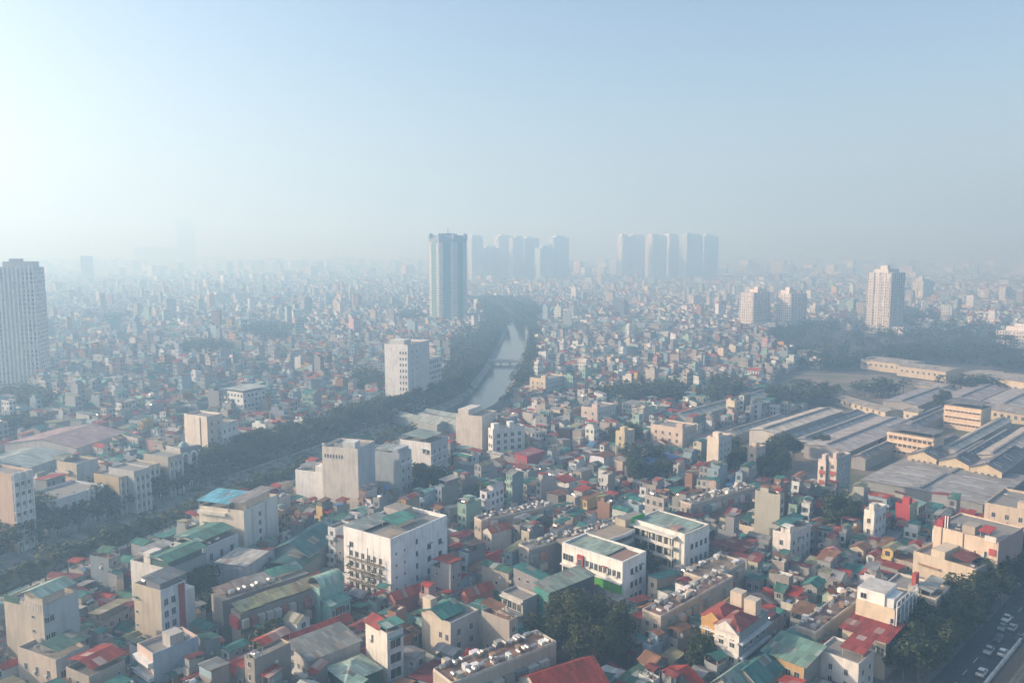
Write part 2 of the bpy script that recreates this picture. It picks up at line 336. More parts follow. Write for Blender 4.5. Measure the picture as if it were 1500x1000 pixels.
# ------------------------------------------------------------------ ordinary houses
class House:
    """local frame: x across the front, y into the depth (front at -d/2), z up"""
    def __init__(s, w, d, st, seed, single, merged=None, lod=0):
        s.w, s.d, s.st, s.r, s.single, s.mm, s.lod = w, d, st, random.Random(seed), single, merged, lod
        s.parts = []; s.wins = []; s.desc = {}
        s.make()
    def part(s, name, label=None):
        if not s.single: return s.mm
        m = MB(); s.parts.append((name, m, label)); return m
    def win(s, w, h, x, y, z, side):
        if s.single: s.wins.append((w, h, (x, y, z), {'f': 0, 'b': math.pi, 'l': -math.pi/2, 'r': math.pi/2}[side]))
    def make(s):
        r, w, d, st = s.r, s.w, s.d, s.st; X, Y = w/2, d/2; FH = 2.85; h = st*FH+r.uniform(-.2, .6)
        wn_, wc, _ = pick(WALLS, r); wc = jit(wc, .1, r); rn, rc, _ = pick(ROOFS, r); rc = jit(rc, .15, r)
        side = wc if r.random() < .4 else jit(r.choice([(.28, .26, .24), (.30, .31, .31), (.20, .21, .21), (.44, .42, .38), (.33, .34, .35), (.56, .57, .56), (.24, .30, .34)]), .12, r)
        fl = jit(r.choice(FLOORS), .2, r)
        style = r.choices(['flat', 'canopy', 'gable', 'mono', 'step'], weights=[1.1, 3.6, 4.2 if st < 4 else .8, 2.6 if st < 4 else 1, 2.2 if st > 2 else 0])[0]
        s.desc = dict(wall=wn_, roof=rn, style=style, st=st, tank=False, plants=False, h=h)
        M = s.part('wall'); wm = 'W' if s.single else 'P'
        wu = None if s.single else (2.4, FH)
        def body(x0, x1, y0, y1, z0, z1, topc=fl, walls='fb'):
            for sd_ in 'fblr':
                c = wc if sd_ in 'f' else side
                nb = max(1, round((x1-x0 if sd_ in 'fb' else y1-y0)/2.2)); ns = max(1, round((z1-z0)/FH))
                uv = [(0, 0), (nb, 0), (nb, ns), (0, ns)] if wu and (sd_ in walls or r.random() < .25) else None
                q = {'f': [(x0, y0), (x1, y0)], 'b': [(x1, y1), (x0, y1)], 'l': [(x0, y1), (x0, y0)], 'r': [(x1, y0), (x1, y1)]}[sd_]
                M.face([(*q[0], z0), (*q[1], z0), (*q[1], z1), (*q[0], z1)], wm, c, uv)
            M.face([(x0, y0, z1), (x1, y0, z1), (x1, y1, z1), (x0, y1, z1)], 'C', topc)
        def parapet(x0, x1, y0, y1, z, ph=.9, c=None):
            c = c or wc; t = .14
            M.box(x0, x1, y0, y0+t, z, z+ph, 'W', c); M.box(x0, x1, y1-t, y1, z, z+ph*r.uniform(.7, 1.5), 'W', side)
            M.box(x0, x0+t, y0+t, y1-t, z, z+ph, 'W', side); M.box(x1-t, x1, y0+t, y1-t, z, z+ph, 'W', side)
        def posts(x0, x1, y0, y1, z, z2):
            m = P_
            for a in (x0+.1, x1-.1):
                for b in (y0+.1, y1-.1): m.box(a-.05, a+.05, b-.05, b+.05, z, z2, 'A', GREY)
        zt = h
        if style == 'step':
            cut = r.uniform(-.25, .25)*d; lo = h-FH*r.choice([1, 1, 2])
            front_low = r.random() < .6
            if front_low: body(-X, X, -Y, cut, 0, lo); body(-X, X, cut, Y, 0, h); tx = (-Y, cut, lo)
            else: body(-X, X, -Y, cut, 0, h); body(-X, X, cut, Y, 0, lo); tx = (cut, Y, lo)
            hi = (cut, Y) if front_low else (-Y, cut)
            parapet(-X, X, tx[0], tx[1], lo, .8)
            P_ = s.part('roof')
            k = r.random()
            if k < .5: P_.sheet(-X-.25, X+.25, hi[0]-.3, hi[1]+.3, h+.35+r.uniform(0, .5), h+.2, 'y', rc)
            elif k < .75: P_.gable(-X, X, hi[0], hi[1], h, r.uniform(.7, 1.3), 'y', rc, .3, ('W', side))
            else: parapet(-X, X, hi[0], hi[1], h, .8)
            if r.random() < .45 and tx[1]-tx[0] > 3:
                c2n, c2, _ = pick(ROOFS, r); z2 = lo+2.5; P_ = s.part('canopy'); P_.sheet(-X, X, tx[0]+.2, tx[0]+(tx[1]-tx[0])*r.uniform(.5, .95), z2, z2+.35, 'y', jit(c2, .1, r)); posts(-X, X, tx[0]+.2, tx[1], lo, z2)
            ty = (tx[0]+tx[1])/2; tz = lo
            if k >= .75: ty = sum(hi)/2; tz = h
        elif style in ('gable', 'mono'):
            body(-X, X, -Y, Y, 0, h)
            P_ = s.part('roof')
            if style == 'gable':
                ax = 'y' if (w < d) == (r.random() < .8) else 'x'; span = w if ax == 'y' else d
                P_.gable(-X, X, -Y, Y, h, span*r.uniform(.14, .26), ax, rc, .35, None)
                rs = 0
                # gable ends belong to the wall
                rise = P_.v[0] and 0
            else:
                a, b = (.3, r.uniform(.8, 1.6)); 
                if r.random() < .5: a, b = b, a
                P_.sheet(-X-.3, X+.3, -Y-.35, Y+.35, h+a, h+b, 'y', rc)
                q = 1 if a < b else 0
                M.face([(-X, Y, h), (-X, -Y, h), (-X, -Y, h+a-.07), (-X, Y, h+b-.07)], 'W', side); M.face([(X, -Y, h), (X, Y, h), (X, Y, h+b-.07), (X, -Y, h+a-.07)], 'W', side)
                M.face([(-X, -Y, h), (X, -Y, h), (X, -Y, h+a-.07), (-X, -Y, h+a-.07)], 'W', wc); M.face([(X, Y, h), (-X, Y, h), (-X, Y, h+b-.07), (X, Y, h+b-.07)], 'W', side)
            if r.random() < .3:   # a patch of another sheet laid on a lean-to
                c2n, c2, _ = pick(ROOFS, r); s.part('porch_roof').sheet(-X, X, -Y-1.3, -Y-.02, 2.7, 3.1, 'y', jit(c2, .1, r))
            ty = None
        else:
            body(-X, X, -Y, Y, 0, h); parapet(-X, X, -Y, Y, h, r.choice([.5, .8, 1.0]))
            P_ = s.part('roof') if style == 'canopy' else None
            if style == 'canopy':
                z2 = h+r.uniform(2.2, 2.9); f = r.uniform(.45, 1.0); y0, y1 = (-Y, -Y+d*f) if r.random() < .5 else (Y-d*f, Y)
                if r.random() < .55: P_.gable(-X, X, y0, y1, z2, w*r.uniform(.1, .2), 'y', rc, .3)
                else:
                    a, b = r.choice([(0, .6), (.6, 0)]); P_.sheet(-X-.3, X+.3, y0-.3, y1+.3, z2+a, z2+b, 'y', rc)
                posts(-X, X, y0, y1, h, z2)
                if r.random() < .6:    # rooms under the sheet roof
                    M.box(-X+.15, X-.15, y0+(y1-y0)*.4, y1-.15, h, z2, 'W', jit(side, .1, r))
                ty = (y1+Y)/2 if y1 < Y-1.6 else ((y0-Y)/2 if y0 > -Y+1.6 else None); tz = h
            else:
                bw, bl = min(w-.6, r.uniform(2, 3)), r.uniform(2.5, 4); by = r.uniform(-Y+bl/2+.3, Y-bl/2-.3); bx = r.choice([-1, 1])*(X-bw/2-.15)
                M.box(bx-bw/2, bx+bw/2, by-bl/2, by+bl/2, h, h+2.4, 'W', jit(side, .06, r), top=('C', fl))
                Q_ = s.part('stair_roof'); Q_.sheet(bx-bw/2-.25, bx+bw/2+.25, by-bl/2-.25, by+bl/2+.25, h+2.5, h+2.85, 'y', rc)
                s.desc['bulk'] = True
                ty = -Y+1.5 if by > 0 else Y-1.5; tz = h
                if r.random() < .4 and s.lod < 2: m = s.part('shade_net'); c2n, c2, _ = pick(ROOFS, r); m.sheet(-X, X, ty-1.2, ty+1.2, h+2.2, h+2.35, 'y', jit(c2, .1, r), .03); 
        if style == 'gable':
            # gable end walls
            span = w if ax == 'y' else d
            pk = max(p[2] for p in (P_.v if s.single else P_.v[-40:]))
            z3 = (pk - (0 if s.single else P_.o[2]))-.14
            if ax == 'y':
                M.face([(-X, -Y, h), (X, -Y, h), (0, -Y, z3)], 'W', wc); M.face([(X, Y, h), (-X, Y, h), (0, Y, z3)], 'W', side)
            else:
                M.face([(-X, Y, h), (-X, -Y, h), (-X, 0, z3)], 'W', side); M.face([(X, -Y, h), (X, Y, h), (X, 0, z3)], 'W', side)
        if s.lod >= 2: return
        # roof clutter
        if ty is not None:
            for _t in range(r.choice([0, 1, 1, 1, 2])):
                m = s.part('water_tank'); tank(m, r.uniform(-X+1.1, X-1.1) if w > 3 else 0, ty+r.uniform(-.4, .4), tz, r.choice('xy'), r.uniform(.34, .5), 1.3, col=r.choice([(.62, .64, .66), (.62, .64, .66), (.5, .5, .5), (.62, .64, .66), (.1, .2, .4), (.7, .68, .6)])); s.desc['tank'] = True
            if r.random() < .5:
                m = s.part('potted_plants') if s.single else s.mm
                if s.single: s.parts[-1] = ('planting', m, None)
                for i in range(r.randint(2, 5)): tuft(m, r.uniform(-X+.5, X-.5), ty+r.uniform(-1, 1), tz+.3, r.uniform(.35, .7), r, n=9 if s.single else 5)
                s.desc['plants'] = True
            for _t in range(r.choice([0, 1, 1, 2, 3])):
                m = s.part('roof_store'); a = r.uniform(-X+.8, X-.8); m.box(a-.5, a+.5, ty-.6+r.uniform(-.8, .8), ty+.5+r.uniform(0, .6), tz, tz+r.uniform(.4, 1.5), 'A', jit(r.choice([(.72, .72, .70), (.74, .70, .64), (.5, .5, .5), (.3, .2, .14), (.15, .25, .4), (.6, .58, .5)]), .2, r))
        # lean-to sheets over the side and back alleys
        for _t in range(r.choice([0, 1, 1, 2])):
            c2n, c2, _ = pick(ROOFS, r); z = r.uniform(2.6, max(2.8, h*.75)); sd_ = r.choice('lrb'); e = r.uniform(.8, 1.9); ln = r.uniform(2.5, 6); m = s.part('lean_to')
            if sd_ == 'b': m.sheet(-X+.1, X-.1, Y+.02, Y+e, z+.4, z, 'y', jit(c2, .15, r))
            else:
                a = r.uniform(-Y, max(-Y, Y-ln))
                if sd_ == 'r': m.sheet(X+.02, X+e*.7, a, min(Y, a+ln), z+.35, z, 'x', jit(c2, .15, r))
                else: m.sheet(-X-e*.7, -X-.02, a, min(Y, a+ln), z, z+.35, 'x', jit(c2, .15, r))
        # front: floor ledges, balconies, windows, door
        for f in range(1, st):
            z = f*FH
            if style == 'step' and z > h-FH*1.5: break
            if r.random() < .7:
                m = s.part('balcony'); m.box(-X+.05, X-.05, -Y-.9, -Y, z-.12, z, 'C', jit(WHITE, .1, r), bot=True); m.box(-X+.05, X-.05, -Y-.9, -Y-.82, z, z+.85, 'W', jit(wc, .1, r))
                for sx in (-1, 1): m.box(sx*(X-.09)-.04, sx*(X-.09)+.04, -Y-.82, -Y, z, z+.85, 'W', wc)
        if s.single:
            nw = max(1, int(w/2.1)); low = h if style != 'step' else lo
            for f in range(st):
                z = f*FH+.95
                for sd_, y in (('f', -Y), ('b', Y)):
                    top = h if style != 'step' else (lo if (sd_ == 'f') == front_low else h)
                    if z+1.4 > top: continue
                    for i in range(nw):
                        if f == 0 and sd_ == 'f': continue
                        if r.random() < .06: continue
                        s.win(r.choice([.9, 1.2, 1.2, 1.4]), 1.4, (-X+w*(i+.5)/nw)*(1 if sd_ == 'f' else 1), y, z, sd_)
                for sd_, x in (('l', -X), ('r', X)):
                    if f > 0 and r.random() < .6 and z+1 < low:
                        for _w in range(r.choice([1, 1, 2])): s.win(r.choice([.7, .9, 1.1]), .9, x, -Y*.6+Y*1.2*(_w+r.random())/2, z+.3, sd_)
            m = s.part('door'); dw = min(w*.6, 2.6); m.box(-dw/2, dw/2, -Y-.05, -Y, 0, 2.6, 'A', jit(r.choice([(.3, .32, .34), (.2, .1, .06), (.12, .2, .3)]), .2, r))
            for f in range(1, st):
                if r.random() < .35 and (f+1)*FH < low:
                    m = s.part('window_cage'); a = r.uniform(-X+.7, X-.7); z = f*FH+.7; cc = jit(r.choice([(.5, .5, .5), (.3, .3, .32), (.4, .36, .3), (.2, .3, .36)]), .1, r)
                    for q_ in range(5): m.box(a-.6+q_*.29, a-.56+q_*.29, -Y-.5, -Y-.46, z, z+1.6, 'A', cc)
                    m.box(a-.62, a+.62, -Y-.52, -Y-.01, z-.06, z, 'A', cc, bot=True); m.box(a-.7, a+.7, -Y-.6, -Y-.01, z+1.6, z+1.66, 'A', cc, bot=True)
            if r.random() < .5: m = s.part('awning', None); c2n, c2, _ = pick(ROOFS, r); m.sheet(-X, X, -Y-1.4, -Y-.03, 2.75, 3.15, 'y', jit(c2, .1, r))
            for i in range(r.randint(1, 3)):
                m = s.part('air_conditioner'); a = r.uniform(-X+.5, X-.5); z = FH*r.randint(1, max(1, st-1))+.3 if st > 1 else 2.0
                sx = r.choice([-1, 1]); y = r.uniform(-Y*.7, Y*.7)
                m.box(min(sx*X, sx*(X+.35)), max(sx*X, sx*(X+.35)), y-.4, y+.4, z, z+.6, 'A', (.6, .6, .58), bot=True)
        else:
            if r.random() < .5: M.box(-X, X, -Y-1.2, -Y-.01, 2.9, 3.0, 'T', rc, bot=True)
    def link(s, x, y, th, label, cat='house', group=None):
        root = empty('house', (x, y, 0), th, label, cat, group)
        for name, m, lab in s.parts:
            if not m.n: continue
            o = m.build(name, root)
            if lab: o['label'] = lab
        for w, h, loc, rz in s.wins: add_window(root, w, h, loc, rz)
        return root
# ------------------------------------------------------------------ canal, ground, roads, railway, sky-side setting
CANAL = [G(x, y, -1) for x, y in [(-330, 985), (-140, 905), (0, 850), (130, 800), (280, 741), (430, 688), (545, 645), (640, 612), (698, 592), (722, 565), (739, 535), (750, 508), (756, 488), (752, 470), (737, 455), (712, 444)]]
CANAL += [(CANAL[-1][0]-130, CANAL[-1][1]+420), (CANAL[-1][0]-300, CANAL[-1][1]+1500)]
def smooth(p, n=2):
    for _ in range(n):
        q = [p[0]]
        for a, b in zip(p, p[1:]):
            q += [(a[0]*.75+b[0]*.25, a[1]*.75+b[1]*.25), (a[0]*.25+b[0]*.75, a[1]*.25+b[1]*.75)]
        p = q+[p[-1]]
    return p
CANAL = smooth(CANAL)
def offset(p, d, narrow=False):
    out = []
    for i, a in enumerate(p):
        u = p[max(0, i-1)]; v = p[min(len(p)-1, i+1)]; t = math.atan2(v[1]-u[1], v[0]-u[0])
        e = d*(.45+.55*max(0, min(1, (a[1]-430)/60))) if narrow else d; out.append((a[0]+math.sin(t)*e, a[1]-math.cos(t)*e))      # d > 0: to the near (right) bank
    return out
def canal_dist(x, y):
    """(signed distance, side > 0 is the near / right bank)"""
    best = 1e9; sg = 1
    for i in range(len(CA)-1):
        ax, ay, bx, by, L2 = CA[i]
        t = max(0, min(1, ((x-ax)*bx+(y-ay)*by)/L2)); dx, dy = x-ax-t*bx, y-ay-t*by; d = dx*dx+dy*dy
        if d < best: best = d; sg = 1 if (bx*dy-by*dx) < 0 else -1
    return math.sqrt(best)*sg
CA = [(a[0], a[1], b[0]-a[0], b[1]-a[1], max(1e-6, (b[0]-a[0])**2+(b[1]-a[1])**2)) for a, b in zip(CANAL, CANAL[1:])]
BIG = 9000
g = MB()
pl, pr = offset(CANAL, -15), offset(CANAL, 15)
bl, br = offset(CANAL, -11, True), offset(CANAL, 11, True)
def z0(ps, z): return [(p[0], p[1], z) for p in ps]
EC = (.2, .2, .2)
g.face(z0(pl, 0)+[(pl[-1][0], BIG, 0), (-BIG, BIG, 0), (-BIG, -300, 0), (pl[0][0], -300, 0)], 'E', EC)
g.face(z0(pr, 0)[::-1]+[(pr[0][0], -300, 0), (BIG, -300, 0), (BIG, BIG, 0), (pr[-1][0], BIG, 0)], 'E', EC)
for A, B in ((pl, bl), (br, pr)):
    za, zb = (0, -3.2) if A is pl else (-3.2, 0)
    for i in range(len(A)-1): g.face([(*A[i], za), (*B[i], zb), (*B[i+1], zb), (*A[i+1], za)], 'B', EC)
for i in range(len(bl)-1): g.face([(*bl[i], -3.2), (*br[i], -3.2), (*br[i+1], -3.2), (*bl[i+1], -3.2)], 'B', EC)
tag(g.build('ground'), 'city ground of earth and paving with the stone canal banks', 'ground', kind='structure')
w_ = MB(); wl, wr = offset(CANAL, -11.7, True), offset(CANAL, 11.7, True)
for i in range(len(wl)-1): w_.face([(*wl[i], -2.4), (*wr[i], -2.4), (*wr[i+1], -2.4), (*wl[i+1], -2.4)], 'H', EC)
tag(w_.build('water'), 'dull grey water lying in the stone banked canal', 'water', kind='structure')
def ribbon(name, a, b, z, mat, label, cat='road'):
    m = MB()
    for i in range(len(a)-1): m.face([(*a[i], z), (*b[i], z), (*b[i+1], z), (*a[i+1], z)], mat, EC)
    return tag(m.build(name), label, cat, kind='structure')
ribbon('canal_road', offset(CANAL, -29), offset(CANAL, -18), .006, 'N', 'asphalt street running under the trees along the far canal bank')
ribbon('canal_road', offset(CANAL, 17.5), offset(CANAL, 23), .006, 'N', 'asphalt lane running behind the houses along the near canal bank')
m = MB(); pk = offset(CANAL, -15.4); pk2 = offset(CANAL, -15.1)
for i in range(len(pk)-1):
    m.face([(*pk2[i], 0), (*pk2[i+1], 0), (*pk2[i+1], .9), (*pk2[i], .9)], 'C', (.45, .45, .43)); m.face([(*pk[i+1], 0), (*pk[i], 0), (*pk[i], .9), (*pk[i+1], .9)], 'C', (.45, .45, .43))
    m.face([(*pk2[i], .9), (*pk2[i+1], .9), (*pk[i+1], .9), (*pk[i], .9)], 'C', (.45, .45, .43))
tag(m.build('parapet_wall'), 'low grey parapet wall along the far canal bank', 'wall')
bA, bB = min(CANAL, key=lambda c_: abs(c_[1]-G(733, 530)[1])), None
bi = CANAL.index(bA); bt = math.atan2(CANAL[bi+1][1]-bA[1], CANAL[bi+1][0]-bA[0])
br_ = empty('bridge', (*bA, 0), bt, 'low concrete road bridge crossing the canal water between the trees', 'bridge')
m = MB(); m.box(-4, 4, -17, 17, -.5, .5, 'C', (.52, .52, .5), bot=True); m.build('deck', br_)
for sx in (-1, 1): m = MB(); m.box(sx*3.8-.15, sx*3.8+.15, -17, 17, .503, 1.6, 'W', (.66, .67, .66)); m.build('parapet', br_)
for yy in (-4, 4): m = MB(); m.box(-3.4, 3.4, yy-.5, yy+.5, -3.4, -.503, 'C', (.4, .4, .4)); m.build('pier', br_)
# main road with the railway beside it
RA, RB = G(1445, 1000), G(1500, 932)
RT = math.atan2(RB[1]-RA[1], RB[0]-RA[0]); RD = (math.cos(RT), math.sin(RT)); RN = (math.sin(RT), -math.cos(RT))
def RP(s, n): return (RA[0]+RD[0]*s+RN[0]*n, RA[1]+RD[1]*s+RN[1]*n)
def strip(name, n0, n1, z, mat, label, cat, s0=-160, s1=900, kind='structure'):
    m = MB(); a, b, c, d = RP(s0, n0), RP(s0, n1), RP(s1, n1), RP(s1, n0)
    m.face([(*a, z), (*b, z), (*c, z), (*d, z)], mat, EC); return tag(m.build(name), label, cat, kind=kind)
strip('main_road', -9.2, -.5, .010, 'N', 'wide asphalt road beside the railway with cars on it', 'road')
strip('railway_bed', .9, 60, .012, 'Q', 'brown ballast bed of the railway beyond the white wall', 'railway bed')
m = MB(RT, (*RA, 0)); m.box(-160, 700, -.35, 0, 0, 1.0, 'C', (.75, .75, .73)); m.box(-160, 700, -.45, .08, 1.0, 1.12, 'C', (.78, .78, .76))
tag(m.build('railway_wall'), 'long low white wall between the road and the railway', 'wall')
for q, k in ((4.5, 'railway track closer to the white wall'), (9.0, 'railway track farther from the white wall')):
    t = empty('railway_track', (*RP(0, q), 0), RT, 'rusty '+k, 'railway track')
    for sg in (-.5, .5):
        m = MB(); m.box(-160, 500, sg-.06, sg+.06, .16, .32, 'A', (.42, .33, .22)); m.build('rail', t)
    m = MB()
    for i in range(-250, 250): m.box(i*.62-.12, i*.62+.12, -1.1, 1.1, .013, .16, 'C', (.36, .33, .29))
    m.build('sleeper_bed', t)
m = MB(RT, (*RA, 0))
for i in range(-14, 60):
    m.face([(i*8, 5.0, .014), (i*8+3.5, 5.0, .014), (i*8+3.5, 5.15, .014), (i*8, 5.15, .014)], 'A', (.75, .75, .72))
tag(m.build('road_markings'), 'dashed white lane line painted on the main road', 'road marking', kind='structure')
# bare field in the park beyond the factories
fp = [G(x, y) for x, y in [(1130, 566), (1190, 577), (1330, 560), (1300, 549), (1180, 546)]]
m = MB(); m.face(z0(fp, .008), 'F', EC); tag(m.build('field'), 'bare brownish field among the trees beyond the factories', 'field', kind='structure')
yd = [G(x, y) for x, y in [(1000, 640), (1110, 705), (1270, 745), (1500, 770), (1640, 700), (1560, 560), (1340, 556), (1230, 590)]]
m = MB(); m.face(z0(yd, .007), 'F', EC); tag(m.build('factory_yard'), 'bare brownish yard around the long factory sheds', 'yard', kind='structure')

strip('pavement', -24, -9.3, .12, 'C', 'grey pavement under the street trees beside the main road', 'pavement')
# ------------------------------------------------------------------ occupancy of the near ground
OX, OY, ON, OM = -520, 120, 1140, 900
occ = np.zeros((ON, OM), dtype=bool)
def inside(poly, x, y):
    n = len(poly); c = False; j = n-1
    for i in range(n):
        (xi, yi), (xj, yj) = poly[i], poly[j]
        if (yi > y) != (yj > y) and x < (xj-xi)*(y-yi)/(yj-yi)+xi: c = not c
        j = i
    return c
def mark(poly, grow=0):
    cx = sum(p[0] for p in poly)/len(poly); cy = sum(p[1] for p in poly)/len(poly)
    if grow: poly = [(p[0]+(p[0]-cx)/max(1, math.hypot(p[0]-cx, p[1]-cy))*grow, p[1]+(p[1]-cy)/max(1, math.hypot(p[0]-cx, p[1]-cy))*grow) for p in poly]
    xs = [p[0] for p in poly]; ys = [p[1] for p in poly]
    for i in range(max(0, int(min(xs)-OX)), min(ON, int(max(xs)-OX)+2)):
        for j in range(max(0, int(min(ys)-OY)), min(OM, int(max(ys)-OY)+2)):
            if inside(poly, i+OX+.5, j+OY+.5): occ[i, j] = True
def taken(x, y):
    i, j = int(x-OX), int(y-OY)
    return occ[i, j] if 0 <= i < ON and 0 <= j < OM else False
mark(yd)
mark([G(x, y) for x, y in [(1140, 548), (1560, 505), (1640, 560), (1340, 558), (1230, 592), (1120, 602)]])
PROTECT = []          # (x0, x1, y_bottom, depth): keep ordinary houses from hiding the marked buildings
LANDMARKS = []        # (phrase, x, y)
PHR = {}

# ------------------------------------------------------------------ buildings that the photo singles out
class Bld:
    """L, N, R: pixels of the roof's far-left, near and far-right corners at height h. Local frame: origin at the near corner on the ground,
    x along the right-hand face (face 'f', at y = 0), y along the left-hand face (face 'l', at x = 0)."""
    def __init__(s, name, label, cat, L, N, R, h, col, phrase=None, vis=None, group=None, wallr=None, th=None, ab=None, far=False, bay=2.6, fh=3.3, topc=None, body=True, cols='fblr'):
        P, A, B = G(*N, h), G(*L, h), G(*R, h)
        if th is None:
            a = (A[0]-P[0], A[1]-P[1]); b = (B[0]-P[0], B[1]-P[1]); la, lb = math.hypot(*a), math.hypot(*b)
            ta = math.atan2(a[1], a[0])-math.pi/2; tb = math.atan2(b[1], b[0])
            while ta-tb > math.pi: ta -= 2*math.pi
            while tb-ta > math.pi: ta += 2*math.pi
            th = (ta*la+tb*lb)/(la+lb)
        else: th = R_(th); la = math.dist(P, A); lb = math.dist(P, B)
        if ab: la, lb = ab
        s.P, s.th, s.A, s.B, s.h, s.col, s.far = P, th, la, lb, h, col, far
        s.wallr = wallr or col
        s.root = empty(name, (*P, 0), th, label, cat, group)
        s.poly = [s.W(-.6, -.6), s.W(lb+.6, -.6), s.W(lb+.6, la+.6), s.W(-.6, la+.6)]
        mark(s.poly)
        if phrase: LANDMARKS.append((phrase, *s.W(lb/2, la/2)))
        if vis: PROTECT.append((min(L[0], N[0])+1, R[0]-1, vis, P[1]))
        if body:
            m = MB(); mt = 'P' if far else 'W'; w = (bay, fh) if far else None
            tm = ('C', topc or (.34, .33, .31))
            m.box(0, lb, 0, la, 0, h, mt, col, top=tm, win=w, cols=cols)
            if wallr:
                for i in (0, 3): m.c[i] = wallr  # right-hand faces; on most buildings their bluish shade is put into this colour
            s.wm = m
    def W(s, x, y): c, n = math.cos(s.th), math.sin(s.th); return (s.P[0]+c*x-n*y, s.P[1]+n*x+c*y)
    def parapet(s, ph=.9, t=.25, col=None):
        m = s.wm; c = col or s.col; z = s.h; A, B = s.A, s.B; cr = s.wallr if not col else col
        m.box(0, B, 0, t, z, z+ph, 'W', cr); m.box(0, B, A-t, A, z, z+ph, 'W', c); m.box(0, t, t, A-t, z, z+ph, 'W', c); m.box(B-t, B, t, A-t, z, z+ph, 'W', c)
        return s
    def fin(s): s.wm.build('wall', s.root); return s
    def part(s, name, m, label=None):
        o = m.build(name, s.root)
        if label: o['label'] = label
        return o
    def wins(s, face, cols, rows, w=1.3, h=1.5, u0=.06, u1=.94, z0=1.2, z1=None, skip=0.0, fc=(.55, .55, .53), rnd=None):
        z1 = z1 or s.h-1.0; L = s.B if face in 'fb' else s.A; r = random.Random(cols*31+rows)
        for i in range(cols):
            for j in range(rows):
                if r.random() < skip: continue
                u = L*(u0+(u1-u0)*(i+.5)/cols); z = z0+(z1-z0)*(j+.5)/rows-h/2
                loc, rz = {'f': ((u, 0, z), 0), 'l': ((0, s.A-u, z), -math.pi/2), 'b': ((u, s.A, z), math.pi), 'r': ((s.B, u, z), math.pi/2)}[face]
                add_window(s.root, w, h, loc, rz, fc)
            if s.P[1] < 330 and w > .8:
                q = r.random(); f_ = {'f': (0, -1), 'l': (-1, 0), 'b': (0, 1), 'r': (1, 0)}[face]; t_ = (abs(f_[1]), abs(f_[0]))
                if q < .22:
                    cx, cy = loc[0]+t_[0]*w*.75+f_[0]*.2, loc[1]+t_[1]*w*.75+f_[1]*.2; e = (.42, .18) if t_[0] else (.18, .42)
                    s.box('air_conditioner', cx-e[0], cx+e[0], cy-e[1], cy+e[1], z-.3, z+.3, (.56, .56, .54), 'A')
                elif q < .36:
                    cx, cy = loc[0]+f_[0]*.45, loc[1]+f_[1]*.45; e = (w*.65, .44) if t_[0] else (.44, w*.65)
                    s.box('window_awning', cx-e[0], cx+e[0], cy-e[1], cy+e[1], z+h+.1, z+h+.2, jit(r.choice([(.3, .3, .3), (.3, .08, .06), (.1, .25, .22), (.5, .5, .5)]), .1, r), 'A')
        return s
    def tanks(s, pts, z=None, r=.5):
        for x, y in pts:
            if rng.random() < .2: continue
            m = MB(); tank(m, x+rng.uniform(-.5, .5), y+rng.uniform(-.5, .5), s.h if z is None else z, rng.choice('xy'), r*rng.uniform(.7, 1), rng.uniform(.9, 1.5), rng.choice([(.42, .44, .46), (.55, .56, .57), (.62, .62, .6), (.5, .5, .5), (.3, .3, .3)]), rng.uniform(.3, .9)); m.build('water_tank', s.root)
        return s
    def roof(s, kind, col, x0=0, x1=None, y0=0, y1=None, z=None, rise=1.2, axis='x', posts=False, name='roof', ov=.4):
        x1 = s.B if x1 is None else x1; y1 = s.A if y1 is None else y1; z = s.h if z is None else z
        m = MB()
        if kind == 'gable': m.gable(x0, x1, y0, y1, z, rise, axis, col, ov, ('W', s.col))
        elif kind == 'mono': m.sheet(x0-ov, x1+ov, y0-ov, y1+ov, z+.15, z+.15+rise, axis, col)
        elif kind == 'vault':
            n = 10; 
            for i in range(n):
                a0, a1 = math.pi*i/n, math.pi*(i+1)/n
                if axis == 'x':
                    ym, ry = (y0+y1)/2, (y1-y0)/2+.2; p = lambda a, x: (x, ym-ry*math.cos(a), z+rise*math.sin(a))
                    m.slab([p(a0, x0), p(a0, x1), p(a1, x1), p(a1, x0)], .06, 'T', col, [(x0, i), (x1, i), (x1, i+1), (x0, i+1)])
                else:
                    xm, rx = (x0+x1)/2, (x1-x0)/2+.2; p = lambda a, y: (xm-rx*math.cos(a), y, z+rise*math.sin(a))
                    m.slab([p(a0, y1), p(a0, y0), p(a1, y0), p(a1, y1)], .06, 'T', col, [(y1, i), (y0, i), (y0, i+1), (y1, i+1)])
        elif kind == 'hip':
            xm = min(x1-x0, y1-y0)/2*.98; zr = z+rise; ov_ = ov
            a, b, c, d = (x0-ov, y0-ov, z), (x1+ov, y0-ov, z), (x1+ov, y1+ov, z), (x0-ov, y1+ov, z)
            if x1-x0 >= y1-y0: e, f = (x0+xm, (y0+y1)/2, zr), (x1-xm, (y0+y1)/2, zr); fs = [[a, b, f, e], [b, c, f], [c, d, e, f], [d, a, e]]
            else: e, f = ((x0+x1)/2, y0+xm, zr), ((x0+x1)/2, y1-xm, zr); fs = [[a, b, e], [b, c, f, e], [c, d, f], [d, a, e, f]]
            for q in fs: m.slab(q, .08, 'T', col, [(p[0]+p[1]*.5, p[1]) for p in q])
        if posts:
            for px in (x0+.2, x1-.2):
                for py in (y0+.2, y1-.2): m.box(px-.06, px+.06, py-.06, py+.06, posts, z+.1, 'A', GREY)
        return s.part(name, m)
    def box(s, name, x0, x1, y0, y1, z0, z1, col, mat='W', top=None, label=None, bot=True):
        m = MB(); m.box(x0, x1, y0, y1, z0, z1, mat, col, top=top, bot=bot); return s.part(name, m, label)
